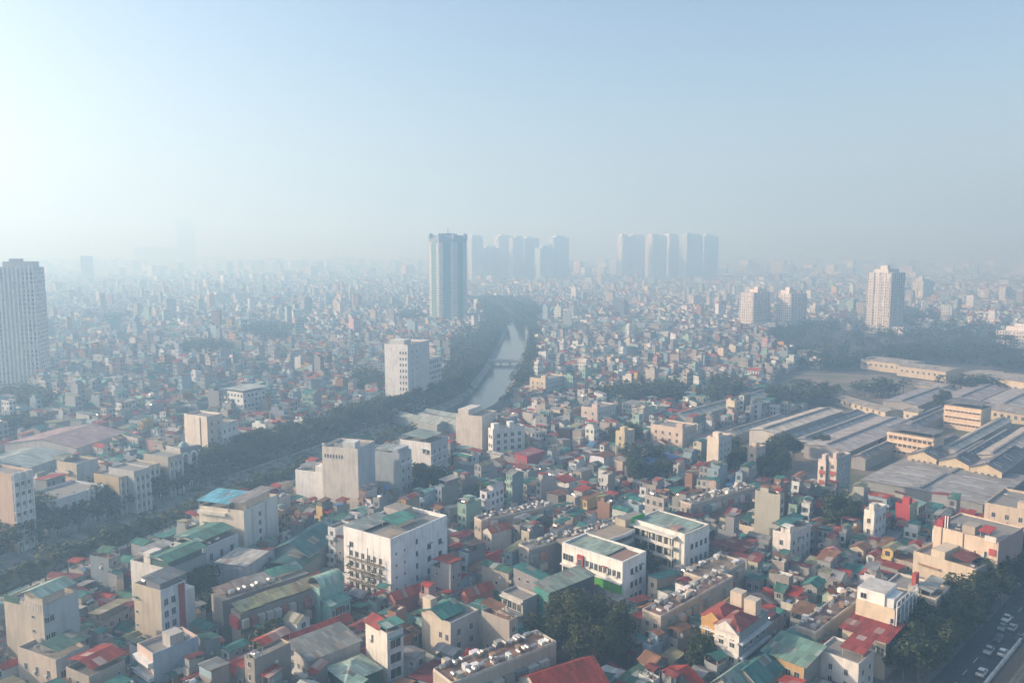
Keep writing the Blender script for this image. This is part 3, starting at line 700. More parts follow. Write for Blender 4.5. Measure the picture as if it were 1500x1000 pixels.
    def bands(s, face, zs, col, d=.5, t=.35, u0=0.0, u1=1.0, name='ledge'):
        m = MB(); L = s.B if face == 'f' else s.A
        for z in zs:
            if face == 'f': m.box(L*u0, L*u1, -d, -.003, z, z+t, 'W', col, bot=True)
            else: m.box(-d, -.003, L*(1-u1), L*(1-u0), z, z+t, 'W', col, bot=True)
        return s.part(name, m)
R_ = math.radians
TEAL, RED, MAROON, TGREY, PGREY, OLIVE, MINT = (.06, .23, .20), (.36, .055, .035), (.21, .05, .05), (.30, .31, .31), (.46, .48, .47), (.30, .31, .18), (.28, .52, .44)

# 1. the white office block with the greenery and pipes on its facade
b = Bld('office_block', 'white six-storey block with scaffold pipes on one face and small windows on the other', 'office block', (500, 777), (572, 795), (658, 760), 20, (.88, .87, .85), 'the white scaffolded block', 858, wallr=(.84, .87, .90), topc=(.30, .32, .31))
b.parapet(1.1, .3); b.fin()
b.wins('f', 1, 5, .9, 1.5, .38, .50, 1, 19, fc=(.3, .3, .3)); b.wins('f', 2, 4, 1.6, 1.6, .56, .96, 1, 16, fc=(.3, .3, .3)); b.wins('f', 2, 5, .6, .6, .02, .30, 1, 18, fc=(.3, .3, .3))
b.wins('l', 1, 1, 1.6, 1.5, .10, .24, 14, 19); b.wins('l', 6, 5, 1.3, 1.6, .1, .85, 0, 15.5)
for i in range(6):
    u = 3+i*2.4; b.box('scaffold_pipe', -1.0, -.85, u, u+.15, 0, rng.uniform(13, 17.5), (.14, .13, .12), 'A')
b.bands('l', [3, 6.2, 9.4, 12.6], (.28, .24, .18), 1.1, .18, .1, .86, 'scaffold_deck')
m = MB()
for i in range(90): tuft(m, -.7, rng.uniform(2, 17), rng.uniform(0, 12.5), .8, rng, (.09, .09, .05), 5)
b.part('dry_creeper', m)
b.roof('mono', (.08, .30, .24), 8, 17, 5.5, 11, 21.6, .9, 'y', 20); b.roof('mono', (.27, .34, .33), .8, 14, 12, 18.5, 20.6, .5, 'y', False)
b.box('stair_room', 16.5, 22, 11.5, 18.2, 20, 22.4, (.42, .40, .36), top=('C', (.36, .33, .29))); b.box('roof_plinth', 1.2, 7, 1.5, 6.5, 20, 20.8, (.45, .36, .28), top=('C', (.42, .34, .26)))

# 2. the school: two wings and the curved gallery between them
b = Bld('school_wing', 'white flat roofed school wing with a red framed window and a green band', 'school', (820, 800), (912, 828), (951, 813), 13.5, (.86, .85, .80), 'the school wing with the red frame', 885, wallr=(.80, .84, .86), topc=(.33, .42, .37))
b.parapet(1.0, .5, (.80, .80, .77)); b.fin()
b.wins('f', 3, 3, 1.3, 1.7, .3, .85, 1, 12.5, fc=(.25, .28, .30)); b.wins('l', 10, 2, 1.3, 1.9, .25, .98, 4.5, 12.6, fc=(.6, .6, .58)); b.wins('l', 2, 2, 2.0, 1.9, .02, .2, 4.5, 12.6)
b.box('red_frame', -.6, -.01, b.A*.62, b.A*.72, 7.5, 12.6, (.46, .05, .05)); add_window(b.root, 1.2, 3.0, (-.62, b.A*.67, 8.5), -math.pi/2)
b.box('green_band', -.7, -.01, .2, b.A*.5, 5.4, 7.8, (.07, .40, .04)); b.bands('l', [8.1], (.80, .80, .77), 1.0, .35, 0, 1, 'ledge')
b.box('roof_pad', .9, b.B-.9, 1.0, b.A*.3, 13.5, 13.62, (.36, .20, .15), 'C'); b.roof('mono', (.33, .44, .38), 1, b.B-1, b.A*.34, b.A-1.5, 13.7, .3, 'x', False)
s1 = b
b = Bld('school_wing', 'longer white school wing behind, with open galleries and a pale green roof', 'school', (925, 765), (1003, 787), (1043, 773), 13.5, (.84, .82, .74), 'the long galleried school wing', 832, wallr=(.80, .84, .86), topc=(.33, .42, .37))
b.parapet(1.0, .4, (.80, .79, .74)); b.fin()
b.wins('f', 4, 2, 1.3, 1.7, .2, .95, 3, 12, fc=(.25, .28, .30))
for k, z in enumerate((2.4, 5.9, 9.4)):
    b.box('gallery', -2.0, -.01, 3.0, b.A, z, z+.25, (.70, .68, .58)); b.box('gallery_railing', -2.0, -1.9, 3.0, b.A, z+.25, z+1.15, (.72, .71, .66))
    for i in range(8): b.box('gallery_door', -.12, -.004, 4+i*2.2, 5.3+i*2.2, z+.25, z+2.5, (.06, .07, .06), 'A')
for i in range(7): b.box('gallery_post', -2.02, -1.7, 3.2+i*2.9, 3.5+i*2.9, 0, 12.9, (.66, .64, .56))
b.box('gallery_roof', -2.4, -.01, 2.6, b.A, 12.9, 13.3, (.78, .76, .68))
b.roof('mono', (.30, .42, .37), 1, b.B-1, 2, b.A-1.2, 13.7, .4, 'x', False); b.box('roof_plinth', 2, 5, 4, 7, 13.5, 14.6, (.35, .22, .19))
s2 = b
# curved gallery
p0, p1 = s1.W(2, s1.A+1), s2.W(-4, s2.A-1)
gm = empty('school_gallery', (*p0, 0), 0, 'curved three-storey open gallery linking the two school wings', 'gallery')
n = 10; cv = []
for i in range(n+1):
    t = i/n; mx, my = (p0[0]+p1[0])/2+5, (p0[1]+p1[1])/2-1
    x = (1-t)**2*p0[0]+2*t*(1-t)*mx+t*t*p1[0]-p0[0]; y = (1-t)**2*p0[1]+2*t*(1-t)*my+t*t*p1[1]-p0[1]; cv.append((x, y))
co = offset(cv, 2.0); ci = offset(cv, -5.0); cw = offset(cv, -1.0)
def arc(name, a, b2, zA, zB, col, mat='W'):
    m = MB()
    for i in range(n):
        for q in ([(*a[i], zA), (*a[i+1], zA), (*a[i+1], zB), (*a[i], zB)], [(*b2[i+1], zA), (*b2[i], zA), (*b2[i], zB), (*b2[i+1], zB)], [(*a[i], zB), (*a[i+1], zB), (*b2[i+1], zB), (*b2[i], zB)], [(*b2[i], zA), (*b2[i+1], zA), (*a[i+1], zA), (*a[i], zA)]):
            m.face(q, mat, col)
    m.build(name, gm)
arc('wall', cw, ci, 0, 12.3, (.16, .17, .17))
arc('roof', offset(cv, 2.3), offset(cv, -5.3), 12.4, 12.8, (.44, .36, .27), 'C')
for z in (2.4, 5.7, 9.0): arc('balcony', co, offset(cv, 1.8), z, z+1.2, (.66, .67, .62)); arc('floor_slab', co, cw, z-.25, z-.02, (.5, .5, .47))
arc('fascia', offset(cv, 2.5), offset(cv, 2.2), 11.9, 12.95, (.76, .78, .74))
mark([(cv[i][0]+p0[0]+dx, cv[i][1]+p0[1]+dy) for i, dx, dy in ((0, 0, -5), (n, 0, -5), (n, 0, 7), (0, 0, 7))])
b = Bld('stair_tower', 'small stair tower with a bright green wall beside the galleried wing', 'stair tower', (903, 757), (916, 762), (942, 752), 15, (.46, .42, .32), None, 772)
b.fin(); b.box('green_wall', 3.0, b.B, -.25, -.004, 3, 15.4, (.06, .40, .05)); b.wins('f', 1, 2, 1, 1.5, 0, .25, 4, 14)
# court trees come later; mark the school yard
mark([s1.W(s1.B, 0), s2.W(-2, 2), s2.W(-2, s2.A), s1.W(s1.B, s1.A)])

# 3. cream block with the bright blue roof
b = Bld('apartment_block', 'cream block with a bright blue sheet roof over its top terrace', 'apartment block', (296, 742), (357, 752), (401, 727), 19, (.84, .74, .60), 'the blue roofed cream block', 800, wallr=(.66, .68, .68))
b.parapet(.9); b.fin(); T = b.A; Bx = b.B
b.wins('l', 2, 1, 1.5, 1.6, .10, .30, 12.2, 15.8); b.wins('l', 2, 1, 1.5, 1.6, .48, .66, 9.5, 13); b.wins('l', 2, 3, 1.5, 1.3, .48, .66, 0, 9.5); b.wins('f', 1, 6, 1.4, 1.6, .3, .6, 1, 18)
b.box('pilaster', Bx*.22, Bx*.27, -.4, -.004, 0, 19.5, (.62, .62, .60)); b.box('pilaster', Bx*.62, Bx*.68, -.4, -.004, 0, 19.5, (.62, .62, .60))
b.roof('mono', (.16, .50, .66), -.3, Bx*.55, T*.32, T, 21.6, .9, 'x', 19); b.bands('l', [17.6], (.75, .70, .62), .8, .9, 0, .62, 'ledge')
b.box('stair_room', Bx*.1, Bx*.8, .5, T*.28, 19, 22.2, (.66, .56, .44), top=('C', (.36, .33, .31))); b.roof('mono', (.33, .30, .29), -.2, Bx*.9, 0, T*.30, 22.4, .2, 'x', False)
b.box('lean_to', Bx*.05, Bx*.6, -4.5, -.02, 0, 8, (.40, .42, .42), top=('T', (.28, .35, .32)))

# 4. white and cream blocks by the near canal bank
b = Bld('apartment_block', 'plain white blank-sided block with a cluttered roof terrace near the canal', 'apartment block', (437, 690), (494, 699), (512, 687), 14, (.85, .84, .82), 'the blank white block', 733, wallr=(.56, .60, .64))
b.parapet(1.2); b.fin(); b.wins('f', 2, 3, 1.1, 1.4); b.tanks([(2, 5), (3, 9), (4, 14)]); b.box('stair_room', 1, 5, b.A*.35, b.A*.55, 14, 17.2, (.74, .73, .70)); b.roof('mono', TGREY, 1, 6, b.A*.6, b.A*.9, 16.4, .4, 'y', 14)
b = Bld('apartment_block', 'tall cream slab with a grey-blue side wall behind the blank white block', 'apartment block', (476, 655), (524, 661), (542, 648), 26, (.74, .68, .60), 'the tall cream slab', 712, wallr=(.44, .50, .56))  # side wall coloured cooler and darker, as in shade
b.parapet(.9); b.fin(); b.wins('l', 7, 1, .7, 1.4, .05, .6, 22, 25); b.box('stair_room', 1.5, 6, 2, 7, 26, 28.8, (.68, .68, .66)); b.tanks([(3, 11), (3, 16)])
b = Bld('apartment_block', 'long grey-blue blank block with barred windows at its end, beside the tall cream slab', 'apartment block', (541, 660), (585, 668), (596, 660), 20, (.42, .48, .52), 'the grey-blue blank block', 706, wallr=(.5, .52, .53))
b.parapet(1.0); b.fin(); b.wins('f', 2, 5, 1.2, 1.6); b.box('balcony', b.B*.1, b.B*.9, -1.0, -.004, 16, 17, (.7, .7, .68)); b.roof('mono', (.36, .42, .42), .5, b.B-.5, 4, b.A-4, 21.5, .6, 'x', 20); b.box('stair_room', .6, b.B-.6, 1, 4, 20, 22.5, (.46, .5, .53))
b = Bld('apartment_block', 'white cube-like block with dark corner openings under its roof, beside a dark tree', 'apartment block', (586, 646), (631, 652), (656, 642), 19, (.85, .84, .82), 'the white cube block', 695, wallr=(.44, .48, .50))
b.parapet(.9); b.fin(); b.wins('l', 2, 1, 1.6, 1.7, .72, .98, 14, 18); b.wins('f', 3, 4, 1.5, 1.7); b.bands('f', [4, 7.5, 11, 14.5], (.66, .68, .66), .8, .3)
b.roof('mono', (.26, .36, .33), .5, b.B-.5, 3, b.A-1, 21.3, .5, 'y', 19); b.bands('l', [4.5], (.72, .72, .7), 1.0, .4, .55, 1)
b = Bld('apartment_block', 'beige blank block standing above the canal water near the long glasshouses', 'apartment block', (675, 606), (706, 612), (716, 603), 20, (.70, .63, .55), 'the beige canal block', 640)
b.parapet(.8); b.fin(); b.box('upper_room', 1, b.B-1, b.A*.55, b.A*.95, 20, 23, (.66, .62, .56))
b = Bld('apartment_block', 'white block with three rows of square dark windows', 'apartment block', (716, 628), (722, 631), (768, 625), 15, (.66, .66, .64), 'the square-windowed white block', 658, wallr=(.70, .71, .70))
b.parapet(.8); b.fin(); b.wins('f', 4, 4, 1.9, 1.9, fc=(.6, .6, .6)); b.wins('l', 2, 3, 1.3, 1.5); b.box('stair_room', 1, 4, 1, 4, 15, 18, WHITE); b.box('stair_room', b.B*.55, b.B*.7, 1, 4, 15, 18, WHITE)
b = Bld('apartment_block', 'low pink-white house with three dark windows beside the square-windowed block', 'apartment block', (691, 627), (712, 632), (720, 628), 12, (.62, .56, .52), None, 646)
b.parapet(.6); b.fin(); b.wins('l', 3, 1, 1.5, 1.7, z0=7, z1=11)

# 5. the left bank beyond the canal
b = Bld('apartment_block', 'tall cream block with a dark pipe seam standing above the canal trees', 'apartment block', (275, 609), (303, 613), (341, 618), 24, (.78, .70, .60), 'the tall cream canal block', 655, wallr=(.58, .54, .48), th=62, ab=(15, 9))
b.parapet(.9); b.fin(); b.box('drain_pipe', -.2, -.004, b.A*.28, b.A*.31, 0, 24, DGREY, 'A'); b.wins('f', 2, 6, 1.2, 1.6)
b = Bld('apartment_block', 'cream and white block with a balconied street front over the canal trees', 'apartment block', (302, 622), (324, 625), (342, 617), 19, (.66, .60, .52), 'the balconied canal block', 676, wallr=(.60, .63, .64))
b.parapet(.9); b.fin(); b.wins('f', 3, 5, 1.3, 1.7); b.bands('f', [3.5, 6.8, 10, 13.3], (.72, .74, .74), 1.0, .9, 0, 1, 'balcony'); b.wins('l', 2, 1, 2, 1.6, .5, .95, 14, 18)
b = Bld('arched_house', 'tall narrow house with two white arches on its front and a small dome', 'house', (255, 657), (264, 659), (281, 655), 17, (.50, .50, .47), 'the white arched house', 698, wallr=(.24, .27, .30), ab=(10, 8))
b.parapet(.6); b.fin()
for k in range(2):
    m = MB(); x0 = .3+k*3.9; x1 = x0+3.4; t = .5
    m.box(x0, x0+t, -.7, -.004, 0, 13.5, 'A', (.80, .80, .79)); m.box(x1-t, x1, -.7, -.004, 0, 13.5, 'A', (.80, .80, .79))
    for i in range(8):
        a0, a1 = math.pi*i/8, math.pi*(i+1)/8; xm = (x0+x1)/2; ro = (x1-x0)/2; ri = ro-t
        P_ = lambda a, r_, y: (xm-r_*math.cos(a), y, 13.5+r_*math.sin(a)*1.3)
        m.face([P_(a0, ri, -.7), P_(a1, ri, -.7), P_(a1, ro, -.7), P_(a0, ro, -.7)], 'A', (.80, .80, .79)); m.face([P_(a0, ro, -.7), P_(a1, ro, -.7), P_(a1, ro, -.004), P_(a0, ro, -.004)], 'A', (.80, .80, .79))
    b.part('arch', m)
m = MB()
for j in range(5):
    for i in range(12):
        q = lambda i_, j_: (4+2*math.cos(i_*math.pi/6)*math.cos(j_*math.pi/10), 3.6+2*math.sin(i_*math.pi/6)*math.cos(j_*math.pi/10), 17.2+2.2*math.sin(j_*math.pi/10))
        m.face([q(i, j), q(i+1, j), q(i+1, j+1), q(i, j+1)], 'A', (.26, .36, .37))
b.part('dome', m)
for i, (x, lab, c) in enumerate([(168, 'dark ochre house with vertical white window strips facing the canal trees', (.5, .4, .26)), (190, 'grey town house with tall white pilasters facing the canal trees', (.5, .5, .5)), (205, 'yellowish town house with slim balconies facing the canal trees', (.56, .5, .36)), (240, 'tall dark house with slim pale pilasters next to the arched house', (.44, .42, .36))]):
    y = 700-(x-168)*.42
    b = Bld('town_house', lab, 'house', (x, y), (x+6, y+2), (x+20, y-3), 14+i % 2*2, c, None, y+42, th=64, ab=(14, 7.5), wallr=jit(c))
    b.parapet(.7); b.fin()
    for k in range(4): b.box('pilaster', .3+k*2.1, .75+k*2.1, -.5, -.004, 0, 14, (.74, .76, .74))
    b.wins('f', 3, 4, 1.1, 1.9)
b = Bld('tube_house', 'tall slim tube house with a white lattice front', 'house', (0, 692), (17, 698), (36, 688), 26, (.60, .44, .34), 'the white lattice tube house', 745, wallr=(.72, .74, .75), th=66, ab=(16, 7))
b.parapet(.8); b.fin(); b.wins('f', 3, 7, 1.2, 2.0); b.bands('f', [3.4*i for i in range(1, 8)], (.76, .78, .79), .7, .35)
for k in range(4): b.box('pilaster', .2+k*2.1, .6+k*2.1, -.6, -.004, 0, 27, (.78, .8, .8))
b = Bld('villa', 'wide pale blue-grey building with white columns among the canal trees', 'building', (62, 735), (72, 738), (110, 728), 12, (.50, .54, .56), None, 775, th=66, ab=(16, 22), wallr=(.52, .58, .60))
b.parapet(.9); b.fin(); b.wins('f', 6, 3, 1.6, 1.7)
for k in range(4): b.box('pilaster', 15+k*2, 15.6+k*2, -.6, -.004, 0, 13.5, (.72, .75, .76))
b = Bld('warehouse', 'broad warehouse with a faded pinkish roof and pale gable front across the canal', 'warehouse', (37, 642), (112, 656), (155, 632), 9, (.64, .60, .56), 'the pinkish warehouse', 662, topc=(.36, .26, .25))
b.fin(); b.roof('gable', (.42, .29, .29), rise=3.2, axis='x'); b.wins('l', 5, 1, 2.4, 1.6, z0=3, z1=8)
b = Bld('warehouse', 'broad warehouse with a pale grey-green roof beside the pinkish one', 'warehouse', (-20, 672), (42, 685), (74, 664), 7, (.46, .52, .54), None, 680)
b.fin(); b.roof('gable', (.42, .48, .46), rise=2.6, axis='x')
b = Bld('house', 'cream house with open balconied floors beside the grey-green warehouse', 'house', (92, 676), (112, 682), (135, 673), 15, (.60, .52, .38), None, 705, wallr=(.46, .50, .52))
b.parapet(.9); b.fin(); b.bands('l', [5, 8.3, 11.6], (.62, .5, .4), 1.2, .8, .1, .7, 'balcony'); b.wins('l', 3, 3, 1.3, 1.5, .1, .7); b.roof('vault', (.18, .22, .2), 1, 8, 8, 14, 16, 1.5, 'y')
b = Bld('block', 'white block with an open rooftop frame beyond the canal trees', 'building', (345, 572), (356, 577), (378, 570), 15, (.70, .72, .72), None, 600, far=True, wallr=(.52, .56, .57))
b.parapet(.8); b.fin(); b.roof('mono', (.5, .56, .55), -1, b.B+1, -1, b.A+1, 17, .3, 'x', 15)

# 6. the white ten-storey block by the canal bend
b = Bld('apartment_block', 'white ten-storey block with a ladder of dark windows by the canal bend', 'apartment block', (572, 505), (597, 508), (616, 500), 41, (.86, .84, .82), 'the white ten-storey block', 575, wallr=(.60, .64, .67), bay=3.2, fh=3.6)
b.parapet(1.2); b.fin(); b.wins('l', 3, 10, .9, 1.6, .62, .98, 2, 39, fc=(.3, .3, .3)); b.box('stair_room', 3, 12, 4, 14, 41, 44.5, (.66, .67, .66)); b.wins('f', 2, 10, 1.2, 1.6, .1, .5, 2, 39)
b = Bld('apartment_block', 'lower pale block leaning on the white ten-storey block', 'apartment block', (598, 530), (608, 533), (634, 522), 28, (.50, .56, .60), None, 572, far=True); b.parapet(.8); b.fin()

# 7. lower-left houses
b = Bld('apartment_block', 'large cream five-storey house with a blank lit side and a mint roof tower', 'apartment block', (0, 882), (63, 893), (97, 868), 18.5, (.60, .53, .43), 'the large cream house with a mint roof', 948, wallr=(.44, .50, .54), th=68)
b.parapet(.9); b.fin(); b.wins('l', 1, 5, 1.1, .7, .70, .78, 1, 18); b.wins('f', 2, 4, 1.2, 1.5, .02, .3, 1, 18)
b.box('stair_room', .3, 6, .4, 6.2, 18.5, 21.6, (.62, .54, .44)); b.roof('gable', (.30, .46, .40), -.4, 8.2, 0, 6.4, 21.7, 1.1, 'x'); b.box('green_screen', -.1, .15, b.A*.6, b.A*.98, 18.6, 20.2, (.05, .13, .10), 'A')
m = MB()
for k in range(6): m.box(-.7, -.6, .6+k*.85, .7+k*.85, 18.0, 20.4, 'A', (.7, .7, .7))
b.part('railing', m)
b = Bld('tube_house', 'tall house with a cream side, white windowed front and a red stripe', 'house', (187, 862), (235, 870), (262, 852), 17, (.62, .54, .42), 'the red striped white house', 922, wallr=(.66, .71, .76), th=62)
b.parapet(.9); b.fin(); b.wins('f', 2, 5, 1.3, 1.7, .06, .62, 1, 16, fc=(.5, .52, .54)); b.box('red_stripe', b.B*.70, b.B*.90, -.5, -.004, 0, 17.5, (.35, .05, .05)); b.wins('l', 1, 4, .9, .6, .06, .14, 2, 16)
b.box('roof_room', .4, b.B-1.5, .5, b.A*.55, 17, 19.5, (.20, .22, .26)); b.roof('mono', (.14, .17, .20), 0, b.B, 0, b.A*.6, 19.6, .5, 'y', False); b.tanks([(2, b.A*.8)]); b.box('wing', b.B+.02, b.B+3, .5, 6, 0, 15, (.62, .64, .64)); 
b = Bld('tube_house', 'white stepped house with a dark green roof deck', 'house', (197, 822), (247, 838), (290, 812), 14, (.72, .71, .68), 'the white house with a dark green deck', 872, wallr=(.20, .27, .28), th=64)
b.parapet(.9); b.fin(); b.wins('f', 3, 3, 1.6, 1.8); T, Bx = b.A, b.B
b.box('roof_room', .5, Bx-1, .5, T*.45, 14, 16.8, (.06, .14, .12)); b.roof('gable', (.08, .22, .17), 0, Bx, 0, T*.5, 16.9, .9, 'x'); b.box('stair_room', 1, 5, T*.55, T*.72, 14, 17.5, (.74, .70, .64)); b.roof('mono', (.42, .42, .40), 1, Bx-2, T*.72, T, 16.6, .4, 'y', 14)
b = Bld('tube_house', 'pale house with a green tin gable beside the white house with a dark deck', 'house', (258, 795), (298, 806), (333, 782), 13, (.50, .54, .52), None, 842, wallr=(.48, .54, .60), th=64)
b.parapet(.8); b.fin(); b.wins('f', 3, 3, 1.2, 1.8, fc=(.1, .12, .16)); b.roof('gable', (.09, .25, .20), 0, b.B, 2, b.A, 15.2, .9, 'x', 13); b.tanks([(3, 1.5), (7, 1.5)], 13)
b = Bld('workshop', 'box-like workshop with a pale panelled flat roof below the blue roofed block', 'workshop', (322, 822), (360, 831), (384, 810), 10, (.46, .50, .55), None, 845, topc=(.55, .54, .50))
b.parapet(.4); b.fin(); b.roof('mono', (.56, .55, .51), 0, b.B, 0, b.A, 10.4, .3, 'x', False)
# large teal sheds between the blue roof and the white block
b = Bld('shed', 'wide dark teal sheet roofed shed beside the white scaffolded block', 'shed', (400, 803), (452, 812), (508, 772), 9, (.22, .27, .28), 'the dark teal shed', 835)
b.fin(); b.roof('gable', (.05, .17, .17), rise=3.0, axis='x', ov=.8); b.bands('f', [8.2], (.45, .47, .45), .5, .6)
b = Bld('shed', 'dark teal arched market shed in front of the wide teal one', 'shed', (392, 828), (430, 838), (460, 812), 7, (.20, .26, .27), None, 848)
b.fin(); b.roof('vault', (.05, .16, .16), rise=2.2, axis='x')
# long old apartment slabs with patched roofs
b = Bld('apartment_slab', 'long old slab with an olive corrugated roof and jumbled cages, red cloth at its end', 'apartment block', (333, 893), (352, 900), (470, 849), 11.5, (.32, .29, .26), 'the olive roofed slab', 925, th=46, wallr=(.24, .22, .20))
b.fin(); T, Bx = b.A, b.B
for k, c in enumerate([(.30, .31, .17), (.33, .34, .20), (.27, .27, .15), (.32, .30, .14)]): b.roof('mono', c, Bx*k/4+.02, Bx*(k+1)/4-.02, 0, T, 11.9+(k % 2)*.2, .9, 'y', False, ov=.0)
for k in range(12):
    for f in range(3):
        if rng.random() < .75: b.box('balcony_cage', Bx*k/12+.2, Bx*(k+1)/12-.2, -rng.uniform(.8, 1.6), -.004, 1.2+f*3.4, 3.4+f*3.4, jit(rng.choice([(.22, .2, .18), (.4, .38, .34), (.2, .24, .27), (.35, .12, .1), (.48, .45, .4)]), .2))
b.box('red_cloth', -.8, -.1, 0, T*.9, 7.8, 10.4, (.42, .05, .05), 'A')
b = Bld('apartment_slab', 'long old slab with patchwork brown, grey and teal sheet roofs', 'apartment block', (302, 872), (326, 880), (440, 833), 11.5, (.36, .33, .30), 'the patchwork roofed slab', 885, th=46, wallr=(.26, .24, .22))
b.fin(); T, Bx = b.A, b.B
for k, c in enumerate([(.36, .26, .22), (.33, .28, .25), (.34, .33, .30), (.07, .30, .24), (.06, .2, .2)]): b.roof('mono', c, Bx*k/5+.02, Bx*(k+1)/5-.02, T*.35, T, 12.2+(k % 2)*.25, .8, 'y', False, ov=0.0)
b.tanks([(Bx*(.1+.06*k), T*.16) for k in range(9)], 11.5, .6)
b = Bld('house', 'mint green house with a curved pale mint roof next to the olive slab', 'house', (446, 857), (468, 862), (492, 845), 12.5, (.26, .45, .42), 'the mint vaulted house', 880, th=50)
b.fin(); b.roof('vault', (.38, .60, .50), rise=2.4, axis='x'); b.wins('f', 3, 2, 1.2, 1.5)
b = Bld('house', 'mint green terrace house with a white pillared front below the vaulted one', 'house', (470, 884), (484, 888), (507, 874), 8.5, (.24, .46, .42), None, 902, th=50)
b.fin(); b.roof('mono', (.16, .42, .36), rise=.8, axis='y'); b.wins('f', 5, 1, 1.1, 1.8, z0=4.6, z1=8)

# 8. bottom middle
b = Bld('tube_house', 'slim white tower house with a red roof and three big dark windows', 'house', (537, 917), (567, 931), (588, 926), 15, (.74, .70, .64), 'the slim white tower house', 985, wallr=(.58, .62, .64), th=44, ab=(8.5, 4.4))
b.parapet(.5); b.fin(); b.roof('gable', (.34, .06, .05), 0, b.B, 3.4, b.A, 15.6, 1.3, 'y'); b.wins('f', 1, 4, 3.0, 2.3, .02, .98, .5, 14.5, fc=(.66, .66, .64)); b.wins('l', 1, 1, .9, 1.6, .2, .45, 11, 14); b.roof('mono', (.09, .32, .28), 0, b.B, .2, 3.2, 16.6, .3, 'y', 15)
b = Bld('house', 'cream house with a broad teal roof and stepped terrace beside it', 'house', (627, 893), (660, 915), (692, 892), 12, (.64, .57, .47), 'the teal roofed cream house', 948, wallr=(.42, .44, .45))
b.parapet(.5); b.fin(); b.roof('gable', (.05, .24, .20), -.3, b.B*.75, b.A*.25, b.A, 12.8, 1.4, 'x'); b.wins('l', 2, 2, 1.1, 1.5, .55, .98); b.wins('f', 2, 3, 1.4, 1.6); b.box('chimney_room', .2, 2.2, b.A-3, b.A-.2, 12, 16, (.68, .58, .45))
b = Bld('hall', 'hall with a broad red gable roof and pale eaves beside the giant tree', 'hall', (722, 1012), (800, 1030), (862, 985), 8, (.62, .58, .52), 'the red roofed hall', None, th=30)
b.fin(); b.roof('gable', (.36, .04, .02), rise=3.4, axis='x', ov=.7)
def slab_block(label, L, N, R, h, th, floorc, phrase, vis, ntank, colw=(.46, .40, .33), rows=2, cab=None):
    b = Bld('apartment_slab', label, 'apartment block', L, N, R, h, colw, phrase, vis, th=th, topc=floorc, ab=cab)
    b.parapet(.6, .2, (.62, .56, .48)); b.fin()
    for r_ in range(rows):
        y = 1.2 if r_ == 0 else b.A-1.3
        b.tanks([(1.5+(b.B-3)*(k+rng.uniform(-.3, .3))/max(1, ntank-1), y+rng.uniform(-.4, .4)) for k in range(ntank)], h, .5)
        for k in range(ntank//2):
            x = rng.uniform(1, b.B-2); y += rng.uniform(-.5, .8); b.box('roof_store', x, x+rng.uniform(.8, 2), y-.6, y+.8, h, h+rng.uniform(.7, 1.6), jit(rng.choice([WHITE, GREY, (.3, .2, .15), BEIGE]), .2))
    for k in range(int(b.B/3.2)):
        for f in range(max(1, int(h/3.3))):
            if rng.random() < .7: b.box('balcony_cage', k*3.2+.3, k*3.2+2.9, -rng.uniform(.7, 1.5), -.004, .9+f*3.3, 3.0+f*3.3, jit(rng.choice([(.3, .28, .25), (.5, .45, .38), (.2, .24, .27), (.5, .2, .12), (.55, .53, .5)]), .2))
    b.wins('l', 2, max(1, int(h/3.4)), 1.2, 1.4)
    return b
b = slab_block('old slab with a terracotta tiled roof lined with white water tanks, near the giant tree', (628, 985), (662, 1003), (790, 930), 12, 38, (.36, .19, .13), 'the terracotta slab near the giant tree', None, 17)
slab_block('old slab with a pinkish tiled roof and tank rows in front of the school wing with the red frame', (940, 895), (968, 905), (1062, 842), 11, 45, (.34, .18, .15), 'the pinkish roofed slab', None, 13)
slab_block('old slab with a roof crowded by pale tanks beside the galleried school wing', (1000, 840), (1040, 852), (1085, 822), 10, 45, (.33, .24, .17), None, None, 9)
slab_block('narrow old slab with a grey roof between rows of white tanks behind the school', (755, 800), (775, 806), (935, 760), 11, 36, (.33, .31, .30), 'the grey tank-lined slab', None, 20, (.30, .29, .29))
slab_block('old slab with a tan roof and a dense row of white tanks before the dark park trees', (996, 735), (1012, 740), (1100, 712), 11, 36, (.36, .30, .26), 'the tan roofed slab', None, 14)
slab_block('old slab with a brown roof and white tanks in the maze of roofs near the red framed wing', (1165, 918), (1195, 928), (1262, 868), 9, 45, (.26, .17, .15), 'the brown roofed slab', None, 11)
slab_block('grey tank-lined slab amid low roofs behind the white scaffolded block', (690, 760), (705, 764), (800, 737), 10, 34, (.32, .3, .3), None, None, 12)
b = Bld('house', 'two-tone house with a dark slate wall and a teal end by the giant tree', 'house', (790, 856), (805, 868), (860, 838), 11, (.05, .28, .24), 'the slate walled house', 895, wallr=(.07, .08, .10), th=42)
b.fin(); b.roof('mono', (.25, .34, .29), rise=.9, axis='y'); b.wins('l', 2, 2, 1.0, 1.4)
b = Bld('house', 'grey house with a white pillared upper gallery before the slate walled house', 'house', (736, 868), (766, 882), (786, 872), 9, (.48, .45, .42), None, 895)
b.parapet(.6); b.fin(); b.bands('l', [5.2, 8.6], (.66, .62, .56), .9, .4); b.wins('l', 4, 1, 1.5, 1.9, z0=5.6, z1=8.6)
